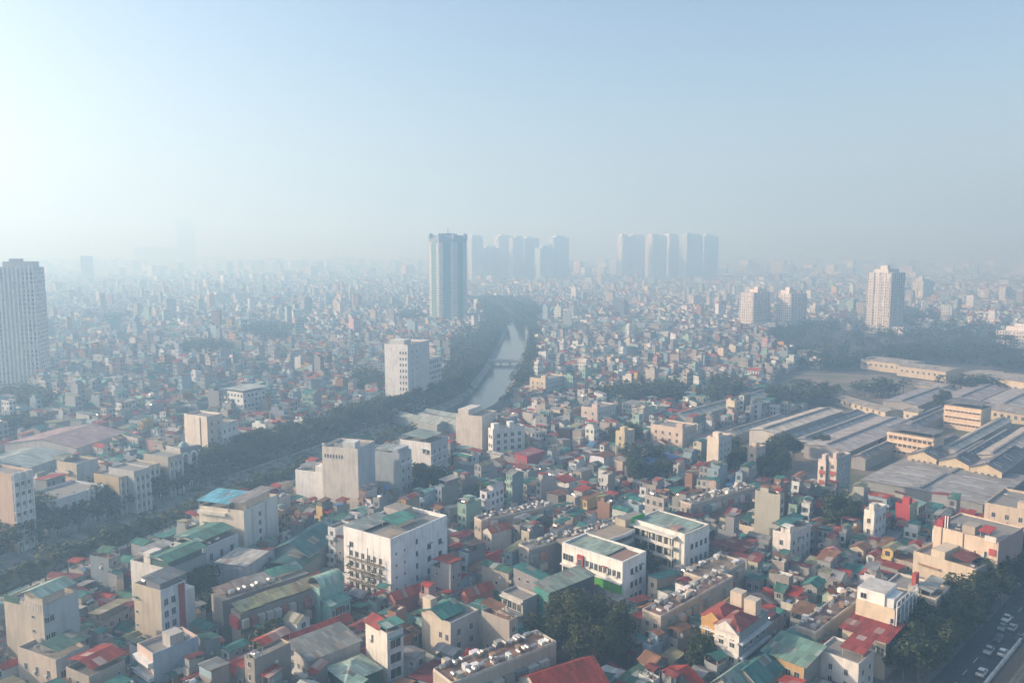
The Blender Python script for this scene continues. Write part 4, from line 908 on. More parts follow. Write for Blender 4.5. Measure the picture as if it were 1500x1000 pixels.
for i, (x, y, lab) in enumerate([(565, 872, 'bright red tin roofed house by the white scaffolded block'), (672, 868, 'orange-red tin roofed house between teal roofs'), (706, 775, 'small white house with a red-orange roof near the grey tank-lined slab'), (1205, 868, 'green-walled house with an orange-red tin roof near the brown roofed slab')]):
    b = Bld('house', lab, 'house', (x, y), (x+14, y+5), (x+46-(i > 1)*12, y-10+(i > 1)*4), 8.5, [(.32, .12, .1), (.4, .14, .1), (.66, .62, .56), (.3, .42, .32)][i], None, y+18, th=40)
    b.fin(); b.roof('gable', (.42, .06+.02*i, .035), rise=1.4, axis='x'); b.wins('l', 2, 2, 1, 1.3)

b = Bld('house', 'cream house with a dark green terrace awning, shutters and a tank, under the large cream house with a mint roof', 'house', (20, 955), (82, 972), (130, 950), 10, (.58, .50, .42), None, None, wallr=(.44, .45, .46), th=64)
b.root['label'] = 'wide cream house with a dark green terrace awning below the mint roofed tower'
b.parapet(.9); b.fin(); b.roof('mono', (.05, .15, .13), 1, b.B, .3, b.A*.45, 12.4, .5, 'y', 10, 'awning'); b.wins('l', 3, 2, 1.1, 1.6); b.wins('f', 3, 2, 1.3, 1.6); b.tanks([(2, b.A*.7), (5, b.A*.8)])
b = Bld('town_house', 'town house with white railed balconies, a green front awning and a blue-grey side', 'house', (197, 948), (224, 962), (282, 932), 12, (.66, .52, .46), 'the white railed balcony house', None, wallr=(.36, .44, .52), th=50)
b.parapet(.8); b.fin(); b.wins('l', 2, 3, 1.6, 1.7); b.bands('l', [3.3, 6.6, 9.9], (.78, .78, .76), 1.2, .9, 0, 1, 'balcony'); b.roof('mono', (.04, .22, .16), -3.2, -.1, 0, b.A, 5.2, .7, 'x', False, 'awning', .1); b.box('stair_room', b.B*.4, b.B*.7, .5, 4, 12, 15, (.46, .44, .42)); b.tanks([(b.B*.85, 2)])
b = Bld('house', 'dark green walled house with a pale mint hip roof beside the slim white tower house', 'house', (473, 980), (508, 998), (543, 972), 8, (.05, .14, .11), 'the pale mint hip roof', None, th=42)
b.fin(); b.roof('hip', (.46, .60, .50), rise=2.0, axis='x', ov=.6)
b = Bld('house', 'grey house with a sloping slate roof and a white railed balcony', 'house', (420, 948), (452, 968), (508, 930), 10, (.48, .47, .46), None, None, th=44)
b.fin(); b.roof('mono', (.24, .27, .26), rise=1.2, axis='y', ov=.5); b.box('balcony', -1.6, -.01, 0, b.A, 5.6, 6.6, (.74, .74, .73)); b.wins('l', 3, 2, 1.2, 1.6)
b = Bld('house', 'narrow house under a long red tin roof beside the slate roofed grey one', 'house', (398, 938), (414, 946), (505, 902), 8.5, (.26, .44, .40), None, None, th=45)
b.fin(); b.roof('gable', (.36, .035, .02), rise=1.1, axis='x'); b.wins('l', 1, 2, 1.6, 1.8, fc=(.3, .5, .46))
b = Bld('house', 'low house with a patched red roof and a blue tarpaulin awning', 'house', (315, 975), (345, 990), (395, 962), 7.5, (.44, .38, .32), None, None, th=48)
b.fin(); b.roof('gable', (.38, .05, .03), rise=1.3, axis='x'); b.wins('l', 2, 1, 1.2, 1.4); b.roof('mono', (.10, .22, .34), -3, -.1, 0, b.A, 4.2, .6, 'x', False, 'awning', .1)

# 9. right side
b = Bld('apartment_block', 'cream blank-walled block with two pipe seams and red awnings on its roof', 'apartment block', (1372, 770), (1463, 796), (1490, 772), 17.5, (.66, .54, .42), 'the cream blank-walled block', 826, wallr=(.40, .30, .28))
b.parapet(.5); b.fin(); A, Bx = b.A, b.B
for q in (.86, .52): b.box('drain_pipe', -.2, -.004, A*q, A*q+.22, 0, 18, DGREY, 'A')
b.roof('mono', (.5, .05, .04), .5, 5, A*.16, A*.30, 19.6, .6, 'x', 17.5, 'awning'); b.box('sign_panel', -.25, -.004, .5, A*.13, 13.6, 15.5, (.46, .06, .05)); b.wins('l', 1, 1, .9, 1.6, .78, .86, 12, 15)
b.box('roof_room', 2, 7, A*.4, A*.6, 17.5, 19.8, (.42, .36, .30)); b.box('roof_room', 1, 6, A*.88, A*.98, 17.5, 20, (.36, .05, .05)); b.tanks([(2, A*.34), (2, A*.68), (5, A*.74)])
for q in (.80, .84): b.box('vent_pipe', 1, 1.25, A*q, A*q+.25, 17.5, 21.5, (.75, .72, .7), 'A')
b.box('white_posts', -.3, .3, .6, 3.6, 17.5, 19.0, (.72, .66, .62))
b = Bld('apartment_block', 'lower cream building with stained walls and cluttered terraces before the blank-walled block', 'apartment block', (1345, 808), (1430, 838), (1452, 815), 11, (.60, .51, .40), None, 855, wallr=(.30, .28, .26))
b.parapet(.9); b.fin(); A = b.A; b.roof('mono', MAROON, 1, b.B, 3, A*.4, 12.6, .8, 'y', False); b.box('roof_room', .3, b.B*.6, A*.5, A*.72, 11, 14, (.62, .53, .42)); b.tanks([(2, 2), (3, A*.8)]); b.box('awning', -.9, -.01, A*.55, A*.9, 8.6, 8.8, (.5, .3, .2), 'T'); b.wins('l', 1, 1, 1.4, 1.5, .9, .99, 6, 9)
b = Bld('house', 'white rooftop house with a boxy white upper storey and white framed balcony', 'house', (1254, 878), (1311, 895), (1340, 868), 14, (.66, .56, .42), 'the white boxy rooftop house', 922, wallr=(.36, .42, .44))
b.parapet(.4); b.fin(); A, Bx = b.A, b.B
b.box('upper_storey', .3, Bx*.62, A*.28, A-.1, 14, 17.4, (.82, .81, .79), top=('C', (.75, .74, .72))); b.box('upper_storey', Bx*.05, Bx*.5, 0.6, A*.28-.01, 14, 16.4, (.70, .73, .73)); add_window(b.root, 1.5, 1.3, (.3, A*.82, 15.0), -math.pi/2, (.4, .4, .4))
m = MB()
for z in (14.6, 16.2): m.box(0, Bx, -.5, -.3, z, z+.3, 'A', WHITE, bot=True)
for k in range(6): m.box(Bx*k/5-.12, Bx*k/5+.12, -.5, -.3, 10, 16.5, 'A', WHITE)
b.part('white_frame', m); b.wins('f', 3, 4, 1.6, 1.8); b.wins('l', 1, 1, .9, 1.1, .9, .98, 10, 13)
b = Bld('house', 'cream house with a wide dark red terrace roof below the white boxy house', 'house', (1235, 918), (1298, 940), (1320, 920), 9.5, (.62, .53, .40), 'the dark red terrace house', 952, wallr=(.30, .28, .26), th=45)
b.fin(); b.roof('mono', (.30, .04, .035), rise=1.0, axis='x', ov=.7); b.wins('l', 2, 1, 1.8, 1.6, .6, .98, 5, 9); b.box('drain_pipe', -.2, -.004, b.A*.45, b.A*.47, 0, 9.4, DGREY, 'A')
b = Bld('house', 'small white house with square dark windows in front of the dark red terrace', 'house', (1220, 955), (1258, 975), (1300, 945), 8, (.74, .70, .66), None, 1000, wallr=(.62, .60, .57), th=45, ab=(9.5, 9))
b.parapet(.5); b.fin(); b.wins('l', 2, 2, 1.0, 1.4, .15, .9); b.wins('f', 2, 2, 1.2, 1.4); b.roof('mono', (.34, .05, .04), 2, b.B, 0, b.A*.5, 10, .6, 'x', 8)
b = Bld('row_block', 'long cream building with two arched windows at its end by the road trees', 'building', (1300, 855), (1372, 880), (1395, 862), 12, (.62, .54, .43), 'the long cream building by the road trees', 892, wallr=(.32, .28, .27), th=46)
b.parapet(.6, .3, (.66, .6, .5)); b.fin(); A = b.A; b.wins('l', 2, 1, 1.1, 2.0, .80, .99, 6.5, 10, fc=(.36, .3, .25)); b.box('roof_room', .5, 5, A*.35, A*.55, 12, 14, (.5, .47, .42)); b.roof('mono', (.42, .46, .43), .5, b.B, A*.12, A*.33, 13.6, .5, 'y', 12)
b.box('red_turret', 1, 3.5, A*.42, A*.5, 12, 17, (.46, .06, .03))
for lab, L, N, R, h, c, wr, rf in [
    ('ochre town house with arched white windows in the ornate row', (1050, 908), (1062, 915), (1100, 888), 13, (.55, .33, .12), (.30, .34, .36), (.36, .07, .05)),
    ('white gabled town house with balconies in the ornate row', (1066, 918), (1083, 928), (1140, 898), 13, (.74, .70, .66), (.26, .30, .33), (.30, .07, .06))]:
    b = Bld('town_house', lab, 'house', L, N, R, h, c, 'the ornate row' if 'white' in lab else None, 960, wallr=wr, th=47, ab=(6.2, 15))
    b.parapet(.5); b.fin(); b.wins('l', 2, 3, 1.4, 2.0, fc=(.76, .74, .7)); b.bands('l', [3.6, 7.2, 10.6], (.76, .72, .66), .7, .3); b.bands('f', [6.9, 10.4], (.6, .62, .64), .9, .5); b.wins('f', 4, 2, 1.4, 1.5)
    b.roof('hip', rf, .2, b.B*.62, .1, b.A-.1, 13.6, 1.8, 'x'); b.box('stair_room', b.B*.66, b.B*.85, 1, 4, 13, 17, (.6, .52, .42)); b.tanks([(b.B*.92, 3)])
    m = MB(); m.face([(-.72, b.A, 12.9), (-.72, 0, 12.9), (-.72, b.A/2, 15.4)], 'W', c); m.face([(-.4, 0, 12.9), (-.4, b.A, 12.9), (-.4, b.A/2, 15.4)], 'W', c)
    for y0_, y1_ in ((0, b.A/2), (b.A/2, b.A)):
        za, zb = (12.9, 15.4) if y0_ == 0 else (15.4, 12.9); m.face([(-.72, y0_, za), (-.4, y0_, za), (-.4, y1_, zb), (-.72, y1_, zb)], 'W', c)
    b.part('pediment', m)
b = Bld('house', 'ochre house with a wide green-grey roof by the ornate row', 'house', (1118, 955), (1178, 975), (1205, 955), 8, (.54, .36, .18), 'the ochre house with a green-grey roof', 985, th=45, wallr=(.3, .3, .28))
b.fin(); b.roof('mono', (.20, .36, .29), rise=1.3, axis='x', ov=.9); b.wins('l', 4, 1, 1.4, 1.5, z0=3.5, z1=7); b.bands('l', [3.2], (.6, .5, .38), .8, .8)
b = Bld('house', 'pale yellow house with a blue-green hip roof behind the ochre house', 'house', (1146, 928), (1190, 944), (1215, 928), 7, (.66, .54, .32), None, 958, th=45)
b.fin(); b.roof('hip', (.12, .25, .24), rise=1.8, axis='x'); b.wins('l', 3, 1, 1.2, 1.4, z0=3, z1=6.5)
for lab, L, N, R, c in [('teal gable roofed hall at the foot of the ornate row', (1068, 985), (1112, 1003), (1150, 972), (.05, .22, .21)), ('pale teal roofed shed before the teal hall', (1040, 1000), (1072, 1012), (1110, 988), (.25, .40, .35))]:
    b = Bld('hall', lab, 'hall', L, N, R, 6, (.4, .38, .34), None, None, th=45); b.fin(); b.roof('gable', c, rise=2.4, axis='x', ov=.6)
for args in [
    ('tube_house', 'lone cream blank tower house among the roofs before the dark park trees', (1040, 640), (1053, 644), (1065, 637), 20, (.68, .60, .50), (.42, .50, .54), 'the lone cream tower house', 672),
    ('tube_house', 'small beige tower house ringed by dark trees', (1097, 656), (1108, 659), (1120, 654), 15, (.62, .50, .40), (.45, .42, .40), None, 682),
    ('tube_house', 'slim tower house with red patched white walls near the grey factory roof', (1203, 674), (1210, 677), (1222, 672), 17, (.68, .60, .54), (.36, .40, .44), 'the red patched tower house', 706),
    ('tube_house', 'second slim red and white tower house with a grey-blue side', (1217, 672), (1226, 675), (1256, 668), 18, (.66, .56, .50), (.34, .40, .44), None, 706),  # shade of the right-hand side is painted in as grey-blue
    ('tube_house', 'bright white slim house with a pale blue side below the grey factory roof', (1267, 748), (1281, 752), (1301, 742), 13, (.78, .77, .70), (.60, .68, .76), 'the bright white slim house', 777),  # white wall; the side away from the sun is tinted blue
    ('house', 'bright red walled house beside a green striped one', (1313, 738), (1333, 743), (1346, 736), 11, (.46, .05, .05), (.34, .42, .28), 'the bright red house', 760),
    ('house', 'white house with big dark windows under a red and teal roof', (1135, 778), (1158, 786), (1190, 770), 11, (.74, .70, .66), (.60, .62, .62), 'the white dark-windowed house', 810),
    ('house', 'pinkish-cream house at the edge of the grey factory roof by the road', (1452, 735), (1510, 752), (1540, 730), 16, (.60, .50, .40), (.4, .36, .33), None, 765),
    ('house', 'white house with a red flat roof below the pinkish-cream house', (1455, 758), (1515, 775), (1540, 755), 9, (.70, .70, .67), (.4, .36, .33), None, 790),
    ('house', 'pale yellow house in the red roofed quarter before the park trees', (905, 632), (915, 635), (928, 630), 14, (.62, .54, .36), (.50, .46, .40), None, 650),
    ('house', 'cream fronted house with orange trim above the red roofed quarter', (965, 620), (1000, 630), (1015, 622), 12, (.68, .56, .46), (.50, .44, .40), None, 646),
    ('house', 'cream house with a bright yellow arched front by the canal', (783, 553), (799, 557), (816, 550), 14, (.66, .56, .40), (.46, .50, .52), None, 570),
    ('house', 'pale pink house with a turret in the hazy quarter beyond the canal', (860, 430+165), (875, 600), (895, 592), 12, (.58, .50, .46), (.5, .5, .5), None, 612)]:
    nm, lab, L, N, R, h, c, wr, ph, vis = args
    b = Bld(nm, lab, 'house', L, N, R, h, c, ph, vis, wallr=wr, th=45 if L[0] > 1000 else 50, far=False)
    b.parapet(.8); b.fin(); b.wins('f', max(1, int(b.B/3)), int(h/3.3), 1.1, 1.5); 
    if 'blank' not in lab and 'red walled' not in lab: b.wins('l', max(1, int(b.A/4)), int(h/3.3), 1.3, 1.6)
    b.box('stair_room', .5, min(3.5, b.B*.7), .5, min(4, b.A*.6), h, h+2.8, jit(c)); b.tanks([(b.B*.6, b.A*.8)])
    if 'red and teal' in lab: b.roof('mono', TEAL, 0, b.B, b.A*.4, b.A, h+2.4, .5, 'y', h)
    if 'patched' in lab or 'red and white' in lab:
        for z in (3, 8, 12): b.box('red_panel', -.2, -.004, .3, b.A*.8, z, z+1.6, (.42, .10, .07))
b = Bld('shed', 'bright blue sheet roofed market shed beside dark trees', 'shed', (920, 680), (935, 686), (990, 668), 7, (.3, .3, .34), 'the bright blue shed', 700)
b.fin(); b.roof('mono', (.07, .16, .42), rise=.8, axis='y')
b = Bld('shed', 'long pale tan roofed shed behind the bright blue one', 'shed', (903, 672), (912, 676), (966, 658), 7, (.5, .42, .36), None, 680)
b.fin(); b.roof('mono', (.50, .45, .40), rise=.7, axis='y')
b = Bld('house', 'red walled house with barred front in the maze of red roofs', 'house', (762, 662), (772, 668), (790, 660), 10, (.40, .06, .07), None, 680); b.fin(); b.roof('mono', (.3, .1, .12), rise=.4); b.wins('l', 3, 2, .9, 1.8)
# glasshouse-like sheds by the canal
for k, (L, N, R, lab) in enumerate([((606, 607), (640, 622), (660, 612), 'long pale green roofed shed between the canal and the beige block'), ((612, 602), (668, 622), (678, 613), 'second long shed with a pale striped roof beside the beige block'), ((622, 600), (672, 612), (682, 606), 'narrow grey-green roofed shed at the canal side of the striped one')]):
    b = Bld('long_shed', lab, 'shed', L, N, R, 5, (.35, .38, .37), None, 640, ab=(None if False else 40-6*k, 8-k)); b.fin(); b.roof('gable', [(.40, .46, .42), (.44, .48, .45), (.36, .44, .42)][k], rise=1.5, axis='y')

# 10. factories on the right
def shed(label, L, N, R, h, wall, roofc, rise=2.0, axis='x', th=45, ab=None, phrase=None, wins=None, kind='gable', name='factory_shed', vis=None, wallr=None):
    b = Bld(name, label, 'factory shed' if 'shed' in name else 'factory office', L, N, R, h, wall, phrase, vis, th=th, ab=ab, wallr=wallr)
    b.fin()
    if kind: b.roof(kind, roofc, rise=rise, axis=axis, ov=.6)
    if kind == 'gable' and b.A*b.B > 250:
        m = MB()
        if axis == 'x': m.box(2, b.B-2, b.A/2-.6, b.A/2+.6, h+rise-.05, h+rise+.7, 'T', jit((.3, .31, .32)))
        else: m.box(b.B/2-.6, b.B/2+.6, 2, b.A-2, h+rise-.05, h+rise+.7, 'T', jit((.3, .31, .32)))
        b.part('ridge_vent', m)
        for k in range(int(b.B/16) if axis == 'x' else int(b.A/16)):
            m = MB(); u = 6+16*k; sl = rise/((b.A if axis == 'x' else b.B)/2)
            for lo, hi in ((.12, .40), (.60, .88)):
                f = lambda y, L: h+rise*(1-abs(y-L/2)/(L/2))+.13
                if axis == 'x':
                    y0, y1 = b.A*lo, b.A*hi; m.slab([(u-.5, y0, f(y0, b.A)), (u+.5, y0, f(y0, b.A)), (u+.5, y1, f(y1, b.A)), (u-.5, y1, f(y1, b.A))], .04, 'A', (.50, .51, .50))
                else:
                    x0, x1 = b.B*lo, b.B*hi; m.slab([(x0, u-.5, f(x0, b.B)), (x1, u-.5, f(x1, b.B)), (x1, u+.5, f(x1, b.B)), (x0, u+.5, f(x0, b.B))], .04, 'A', (.50, .51, .50))
                b.part('skylight', m); m = MB()
    if wins: b.wins(*wins)
    return b
shed('long factory shed with a pale sunlit roof and a dark pillared side', (1101, 628), (1134, 635), (1238, 602), 9, (.50, .50, .46), (.74, .66, .56), 1.0, 'x', phrase='the pale roofed long shed', wins=('f', 18, 1, 2.6, 5.0, .02, .98, 1, 8.5), wallr=(.36, .40, .42), vis=650)
shed('narrow factory shed with a grey roof beside the pale roofed one', (1168, 642), (1188, 647), (1290, 609), 6, (.36, .38, .38), (.36, .38, .38), 1.0)
shed('broad low factory shed with a flat greyish-mauve roof', (1192, 648), (1240, 662), (1335, 617), 6.5, (.36, .36, .36), (.50, .46, .45), 1.4, 'x', phrase='the broad mauve roofed shed')
shed('dim long shed with a grey-green roof at the edge of the park trees', (985, 607), (1006, 612), (1112, 580), 7, (.30, .34, .34), (.36, .40, .38), 1.6)
shed('dark long shed with a blue-grey roof behind the dim grey-green one', (1020, 596), (1040, 600), (1135, 572), 6, (.28, .31, .33), (.25, .29, .31), 1.5)
for k in range(3):
    x = 1330+k*48; y = 664+k*9.5
    shed(['tree-side shed of the cream gabled factory trio', 'middle shed of the cream gabled factory trio', 'factory shed with a cream gable at the outer end of the trio'][k], (x, y), (x+42, y+8.5), (x+90, y-22), 5.5, (.62, .52, .36), [(.20, .19, .20), (.17, .17, .19), (.20, .20, .22)][k], 2.6, 'x', phrase='the cream gabled sheds' if k == 1 else None, wins=('l', 4, 1, 1.4, 1.8, .1, .9, 1, 5), wallr=(.3, .28, .27), ab=(12.4, 46))
shed('long shed with a sunlit pale roof between two dark roofs', (1384, 655), (1400, 660), (1475, 614), 7, (.38, .38, .36), (.66, .61, .52), 1.0)
shed('dark blue-grey roofed shed under the sunlit pale one', (1405, 668), (1425, 672), (1490, 636), 6, (.26, .28, .30), (.19, .20, .23), 1.8)
shed('wide shed with a faded tan roof at the factory edge', (1436, 664), (1470, 672), (1545, 632), 7, (.40, .38, .35), (.60, .53, .46), 1.2)
shed('low broad grey roofed factory hall before the cream gabled sheds', (1268, 700), (1440, 738), (1480, 712), 3.6, (.30, .31, .31), (.42, .41, .40), .8, 'x', phrase='the grey factory hall')
shed('second low grey hall with a long skylight step before the cream gabled sheds', (1300, 684), (1480, 716), (1510, 698), 2.8, (.28, .29, .29), (.36, .35, .34), .5, 'x')
for lab, L, N, R, c in [('slim grey shed squeezed between the pale roofed shed and its grey neighbour', (1150, 637), (1163, 641), (1265, 604), (.33, .34, .35)), ('dark roofed shed behind the first cream factory office', (1290, 630), (1308, 634), (1400, 600), (.22, .22, .24)), ('slate roofed shed reaching from the office to the park trees', (1325, 622), (1343, 626), (1425, 595), (.27, .27, .29)),
    ('mauve roofed shed at the outer edge of the factories', (1470, 650), (1500, 657), (1570, 622), (.36, .32, .34)), ('grey roofed low shed next to the bare field', (1300, 586), (1345, 594), (1405, 573), (.34, .34, .36)), ('mauve roofed low shed between the field and the second office', (1385, 580), (1432, 588), (1500, 566), (.38, .34, .36)), ('pale grey shed by the orange-cream building', (1445, 588), (1505, 599), (1565, 577), (.42, .42, .42)),
    ('brown roofed shed along the yard beside the broad mauve one', (1248, 668), (1268, 672), (1345, 634), (.30, .25, .22)), ('faded shed under the trees beyond the dim long sheds', (1060, 632), (1078, 636), (1150, 611), (.36, .36, .35))]:
    shed(lab, L, N, R, 5.5, (.34, .33, .32), c, 1.3)
for lab, L, N, R, h in [('cream factory office with two long window bands and a dark roof terrace', (1307, 630), (1368, 643), (1378, 636), 12), ('cream factory office with long window bands beside the park trees', (1392, 591), (1438, 600), (1447, 594), 13)]:
    b = shed(lab, L, N, R, h, (.66, .52, .38), None, kind=None, name='factory_office', th=42, phrase='the cream factory office' if h == 12 else None, vis=N[1]+16)
    b.wins('l', 9, 3, 1.7, 1.3, .03, .97, 1.5, h-.6, fc=(.5, .3, .2)); b.bands('l', [3.6*k for k in (1, 2, 3)], (.72, .60, .46), .8, .7)
    b.roof('mono', (.20, .20, .22), .4, b.B-.4, .4, b.A-.4, h+1.8, .3, 'x', h)
shed('small cream gatehouse between the factory roofs', (1335, 600), (1345, 604), (1352, 601), 9, (.68, .60, .46), (.4, .36, .3), .6, kind='mono', name='factory_office', wins=('l', 2, 2, 1.4, 1.6))
for lab, L, N, R, h in [('low yellow factory building with an angled plan at the park edge', (1240, 582), (1297, 603), (1303, 598), 4), ('long low yellow building before the park trees', (1272, 525), (1330, 534), (1338, 528), 8), ('long low yellow and white building next to the first long yellow one', (1326, 534), (1386, 544), (1392, 538), 8), ('long orange-cream building with big doors by the road end', (1432, 545), (1512, 561), (1520, 552), 11), ('low yellow building with a flat roof between field and factories', (1345, 562), (1378, 568), (1386, 562), 7), ('long pale roof building beside the second factory office', (1450, 596), (1530, 612), (1540, 602), 6)]:
    shed(lab, L, N, R, h, (.54, .46, .34), (.40, .37, .33), 1.0, 'y', th=None, name='factory_shed', wins=('l', 8, 1, 1.8, 2.0, .05, .95, 1, h))

# 11. apartment towers
def towerbox(label, px0, px1, ytop, depth, th, col, ratio=.55, bay=3.0, fh=3.3, fins=6, finc=None, name='apartment_tower', phrase=None, crown=True, cat='tower', base=0, vis=None, group=None, finw=.9, find=.8, bands=None):
    (xa, zt), (xb, _) = D(px0, ytop, depth), D(px1, ytop, depth)
    t = R_(th); w = xb-xa
    # plan a x b seen at angle t: apparent width = b cos t + a sin t
    b_ = w/(math.cos(t)+ratio*math.sin(t)); a_ = b_*ratio
    P = (xa+a_*math.sin(t), depth)
    root = empty(name, (*P, 0), t, label, cat, group); finc = finc or jit(col, .05)
    m = MB(); m.box(0, b_, 0, a_, 0, zt, 'P', col, top=('C', (.4, .4, .4)), win=(bay, fh)); m.build('wall', root)
    m = MB()
    for k in range(fins+1):
        x = b_*k/fins; m.box(max(0, x-finw/2), min(b_, x+finw/2), -find, -.004, 0, zt+1, 'W', finc)
    n2 = max(2, int(fins*ratio))
    for k in range(n2+1):
        y = a_*k/n2; m.box(-find, -.004, max(0, y-finw/2), min(a_, y+finw/2), 0, zt+1, 'W', finc)
    m.build('pilaster_set', root)['kind'] = 'stuff'
    if bands:
        m = MB()
        for k in range(int(zt/fh)):
            z = k*fh+.2
            for (u0, u1) in bands: m.box(b_*u0, b_*u1, -1.4, -.9, z, z+1.0, 'W', finc, bot=True); m.box(-1.4, -.9, a_*u0, a_*u1, z, z+1.0, 'W', finc, bot=True)
        o = m.build('balcony_bands', root); o['kind'] = 'stuff'
    if crown:
        c0, c1 = rng.choice([(.2, .8), (.05, .55), (.4, .95), (.1, .9)]); m = MB(); m.box(b_*c0, b_*c1, a_*.2, a_*.8, zt, zt+rng.uniform(3, 6), 'W', jit(col, .05), top=('C', (.4, .4, .4))); m.box(b_*(c0+.1), b_*(c0+.3), a_*.3, a_*.6, zt+3, zt+rng.uniform(6, 9), 'W', col); m.build('roof_room', root)
    for q in [(0, 0)]: pass
    if depth < 1000: mark([(P[0]+math.cos(t)*x-math.sin(t)*y, P[1]+math.sin(t)*x+math.cos(t)*y) for x, y in ((-1, -1), (b_+1, -1), (b_+1, a_+1), (-1, a_+1))])
    BIGF.append((P[0]+math.cos(t)*b_/2-math.sin(t)*a_/2, P[1]+math.sin(t)*b_/2+math.cos(t)*a_/2, max(a_, b_)*.62))
    if phrase: LANDMARKS.append((phrase, *P))
    if vis: PROTECT.append((px0, px1, vis, depth))
    return root
BIGF = []
towerbox('beige apartment tower with tall pale pilasters cut off by the picture edge', -45, 38, 392, 590, 14, (.66, .60, .54), .7, 2.6, 3.2, 13, (.86, .79, .70), phrase='the beige pilastered tower', vis=570, finw=1.3, find=1.2)
# octagonal tower by the canal
(xc, zt) = D(654, 352, 1115); root = empty('apartment_tower', (xc, 1142, 0), 0, 'octagonal white and green glazed tower with a dark mansard crown beside the canal', 'tower'); BIGF.append((xc, 1142, 34)); LANDMARKS.append(('the octagonal tower', xc, 1142)); PROTECT.append((624, 686, 466, 1115))
def octa(r, k=.38):
    p = []
    for i in range(8):
        a = math.pi/8+i*math.pi/4; p.append((r*math.cos(a), r*math.sin(a)))
    return p
def ring(m, pa, za, pb, zb, mat, col, uv=None):
    n = len(pa)
    for i in range(n):
        j = (i+1) % n; m.face([(*pa[i], za), (*pa[j], za), (*pb[j], zb), (*pb[i], zb)], mat, col if not callable(col) else col(i), uv)
m = MB(); ns = int(zt/3.3); ring(m, octa(27), 0, octa(27), zt, 'P', lambda i: (.46, .46, .52), [(0, 0), (6, 0), (6, ns), (0, ns)]); m.face([(*p, zt) for p in octa(27)], 'C', (.3, .3, .3)); m.build('wall', root)
for i in range(8):
    a = i*math.pi/4; m = MB(a, (0, 0, 0)); rr = 27*math.cos(math.pi/8)
    m.box(rr+.01, rr+.9, -4.2, 4.2, 0, zt+.5, 'A', (.07, .20, .18)); m.build('glazed_strip', root)
    for sgn in (-1, 1):
        m = MB(a, (0, 0, 0))
        for k in range(ns): m.box(rr+.01, rr+1.7, min(sgn*5.2, sgn*9.5), max(sgn*5.2, sgn*9.5), k*3.3+.3, k*3.3+1.6, 'W', (.80, .80, .80), bot=True)
        o = m.build('balcony_stack', root)
m = MB(); ring(m, octa(28.2), zt-1, octa(28.2), zt+2, 'W', (.22, .26, .32)); ring(m, octa(28.2), zt+2, octa(22), zt+7, 'A', (.16, .20, .27)); m.face([(*p, zt+7) for p in octa(22)], 'C', (.2, .22, .26)); m.box(-9, 9, -9, 9, zt+7, zt+10, 'A', (.17, .21, .28)); m.build('mansard_crown', root)
for i in range(8):
    a = math.pi/8+i*math.pi/4; m = MB(); x, y = 26*math.cos(a), 26*math.sin(a); m.cyl((x, y, zt+2), (x, y, zt+7), 2.6, 8, 'A', (.18, .22, .28)); m.cyl((x, y, zt+7), (x, y, zt+10.5), 2.8, 8, 'A', (.16, .2, .26), .2); m.build('corner_turret', root)
m = MB(); m.cyl((0, 0, zt+10), (0, 0, zt+18), .8, 6, 'A', (.2, .23, .28), .2); m.build('spire', root)
# hazy cluster beyond the canal bend
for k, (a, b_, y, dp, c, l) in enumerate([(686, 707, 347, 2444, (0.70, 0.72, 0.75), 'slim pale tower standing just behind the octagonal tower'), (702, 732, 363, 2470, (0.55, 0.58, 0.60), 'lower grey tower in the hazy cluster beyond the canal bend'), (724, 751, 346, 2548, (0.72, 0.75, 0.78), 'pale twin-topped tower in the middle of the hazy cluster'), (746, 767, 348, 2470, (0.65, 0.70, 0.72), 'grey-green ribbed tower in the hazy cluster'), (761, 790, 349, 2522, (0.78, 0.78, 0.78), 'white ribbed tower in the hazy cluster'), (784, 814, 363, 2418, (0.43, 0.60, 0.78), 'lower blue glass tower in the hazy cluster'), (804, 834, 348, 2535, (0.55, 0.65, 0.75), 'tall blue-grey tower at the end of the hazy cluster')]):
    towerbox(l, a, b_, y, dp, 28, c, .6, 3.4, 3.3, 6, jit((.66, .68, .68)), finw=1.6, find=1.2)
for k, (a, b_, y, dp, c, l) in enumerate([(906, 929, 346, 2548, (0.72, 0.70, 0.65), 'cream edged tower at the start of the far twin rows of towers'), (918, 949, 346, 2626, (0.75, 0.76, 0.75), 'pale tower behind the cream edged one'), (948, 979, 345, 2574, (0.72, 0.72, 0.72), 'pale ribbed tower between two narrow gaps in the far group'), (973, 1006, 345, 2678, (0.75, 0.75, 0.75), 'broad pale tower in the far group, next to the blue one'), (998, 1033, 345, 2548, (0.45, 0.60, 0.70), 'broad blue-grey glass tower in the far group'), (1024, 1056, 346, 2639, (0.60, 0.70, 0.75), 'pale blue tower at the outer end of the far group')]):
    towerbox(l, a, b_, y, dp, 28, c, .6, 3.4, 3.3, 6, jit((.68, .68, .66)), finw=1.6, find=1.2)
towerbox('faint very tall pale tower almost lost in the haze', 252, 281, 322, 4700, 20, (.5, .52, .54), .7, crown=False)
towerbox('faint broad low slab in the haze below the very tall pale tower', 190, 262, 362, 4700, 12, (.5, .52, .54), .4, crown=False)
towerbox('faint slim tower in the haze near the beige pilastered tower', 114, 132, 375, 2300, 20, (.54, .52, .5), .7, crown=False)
towerbox('cream twin-bodied apartment block with a stepped centre, near the park trees', 1089, 1138, 429, 990, 42, (.80, .72, .66), .5, 2.8, 3.3, 5, (.84, .80, .76), name='apartment_block', cat='apartment block', bands=[(.1, .4), (.6, .9)], phrase='the cream twin block', vis=474)
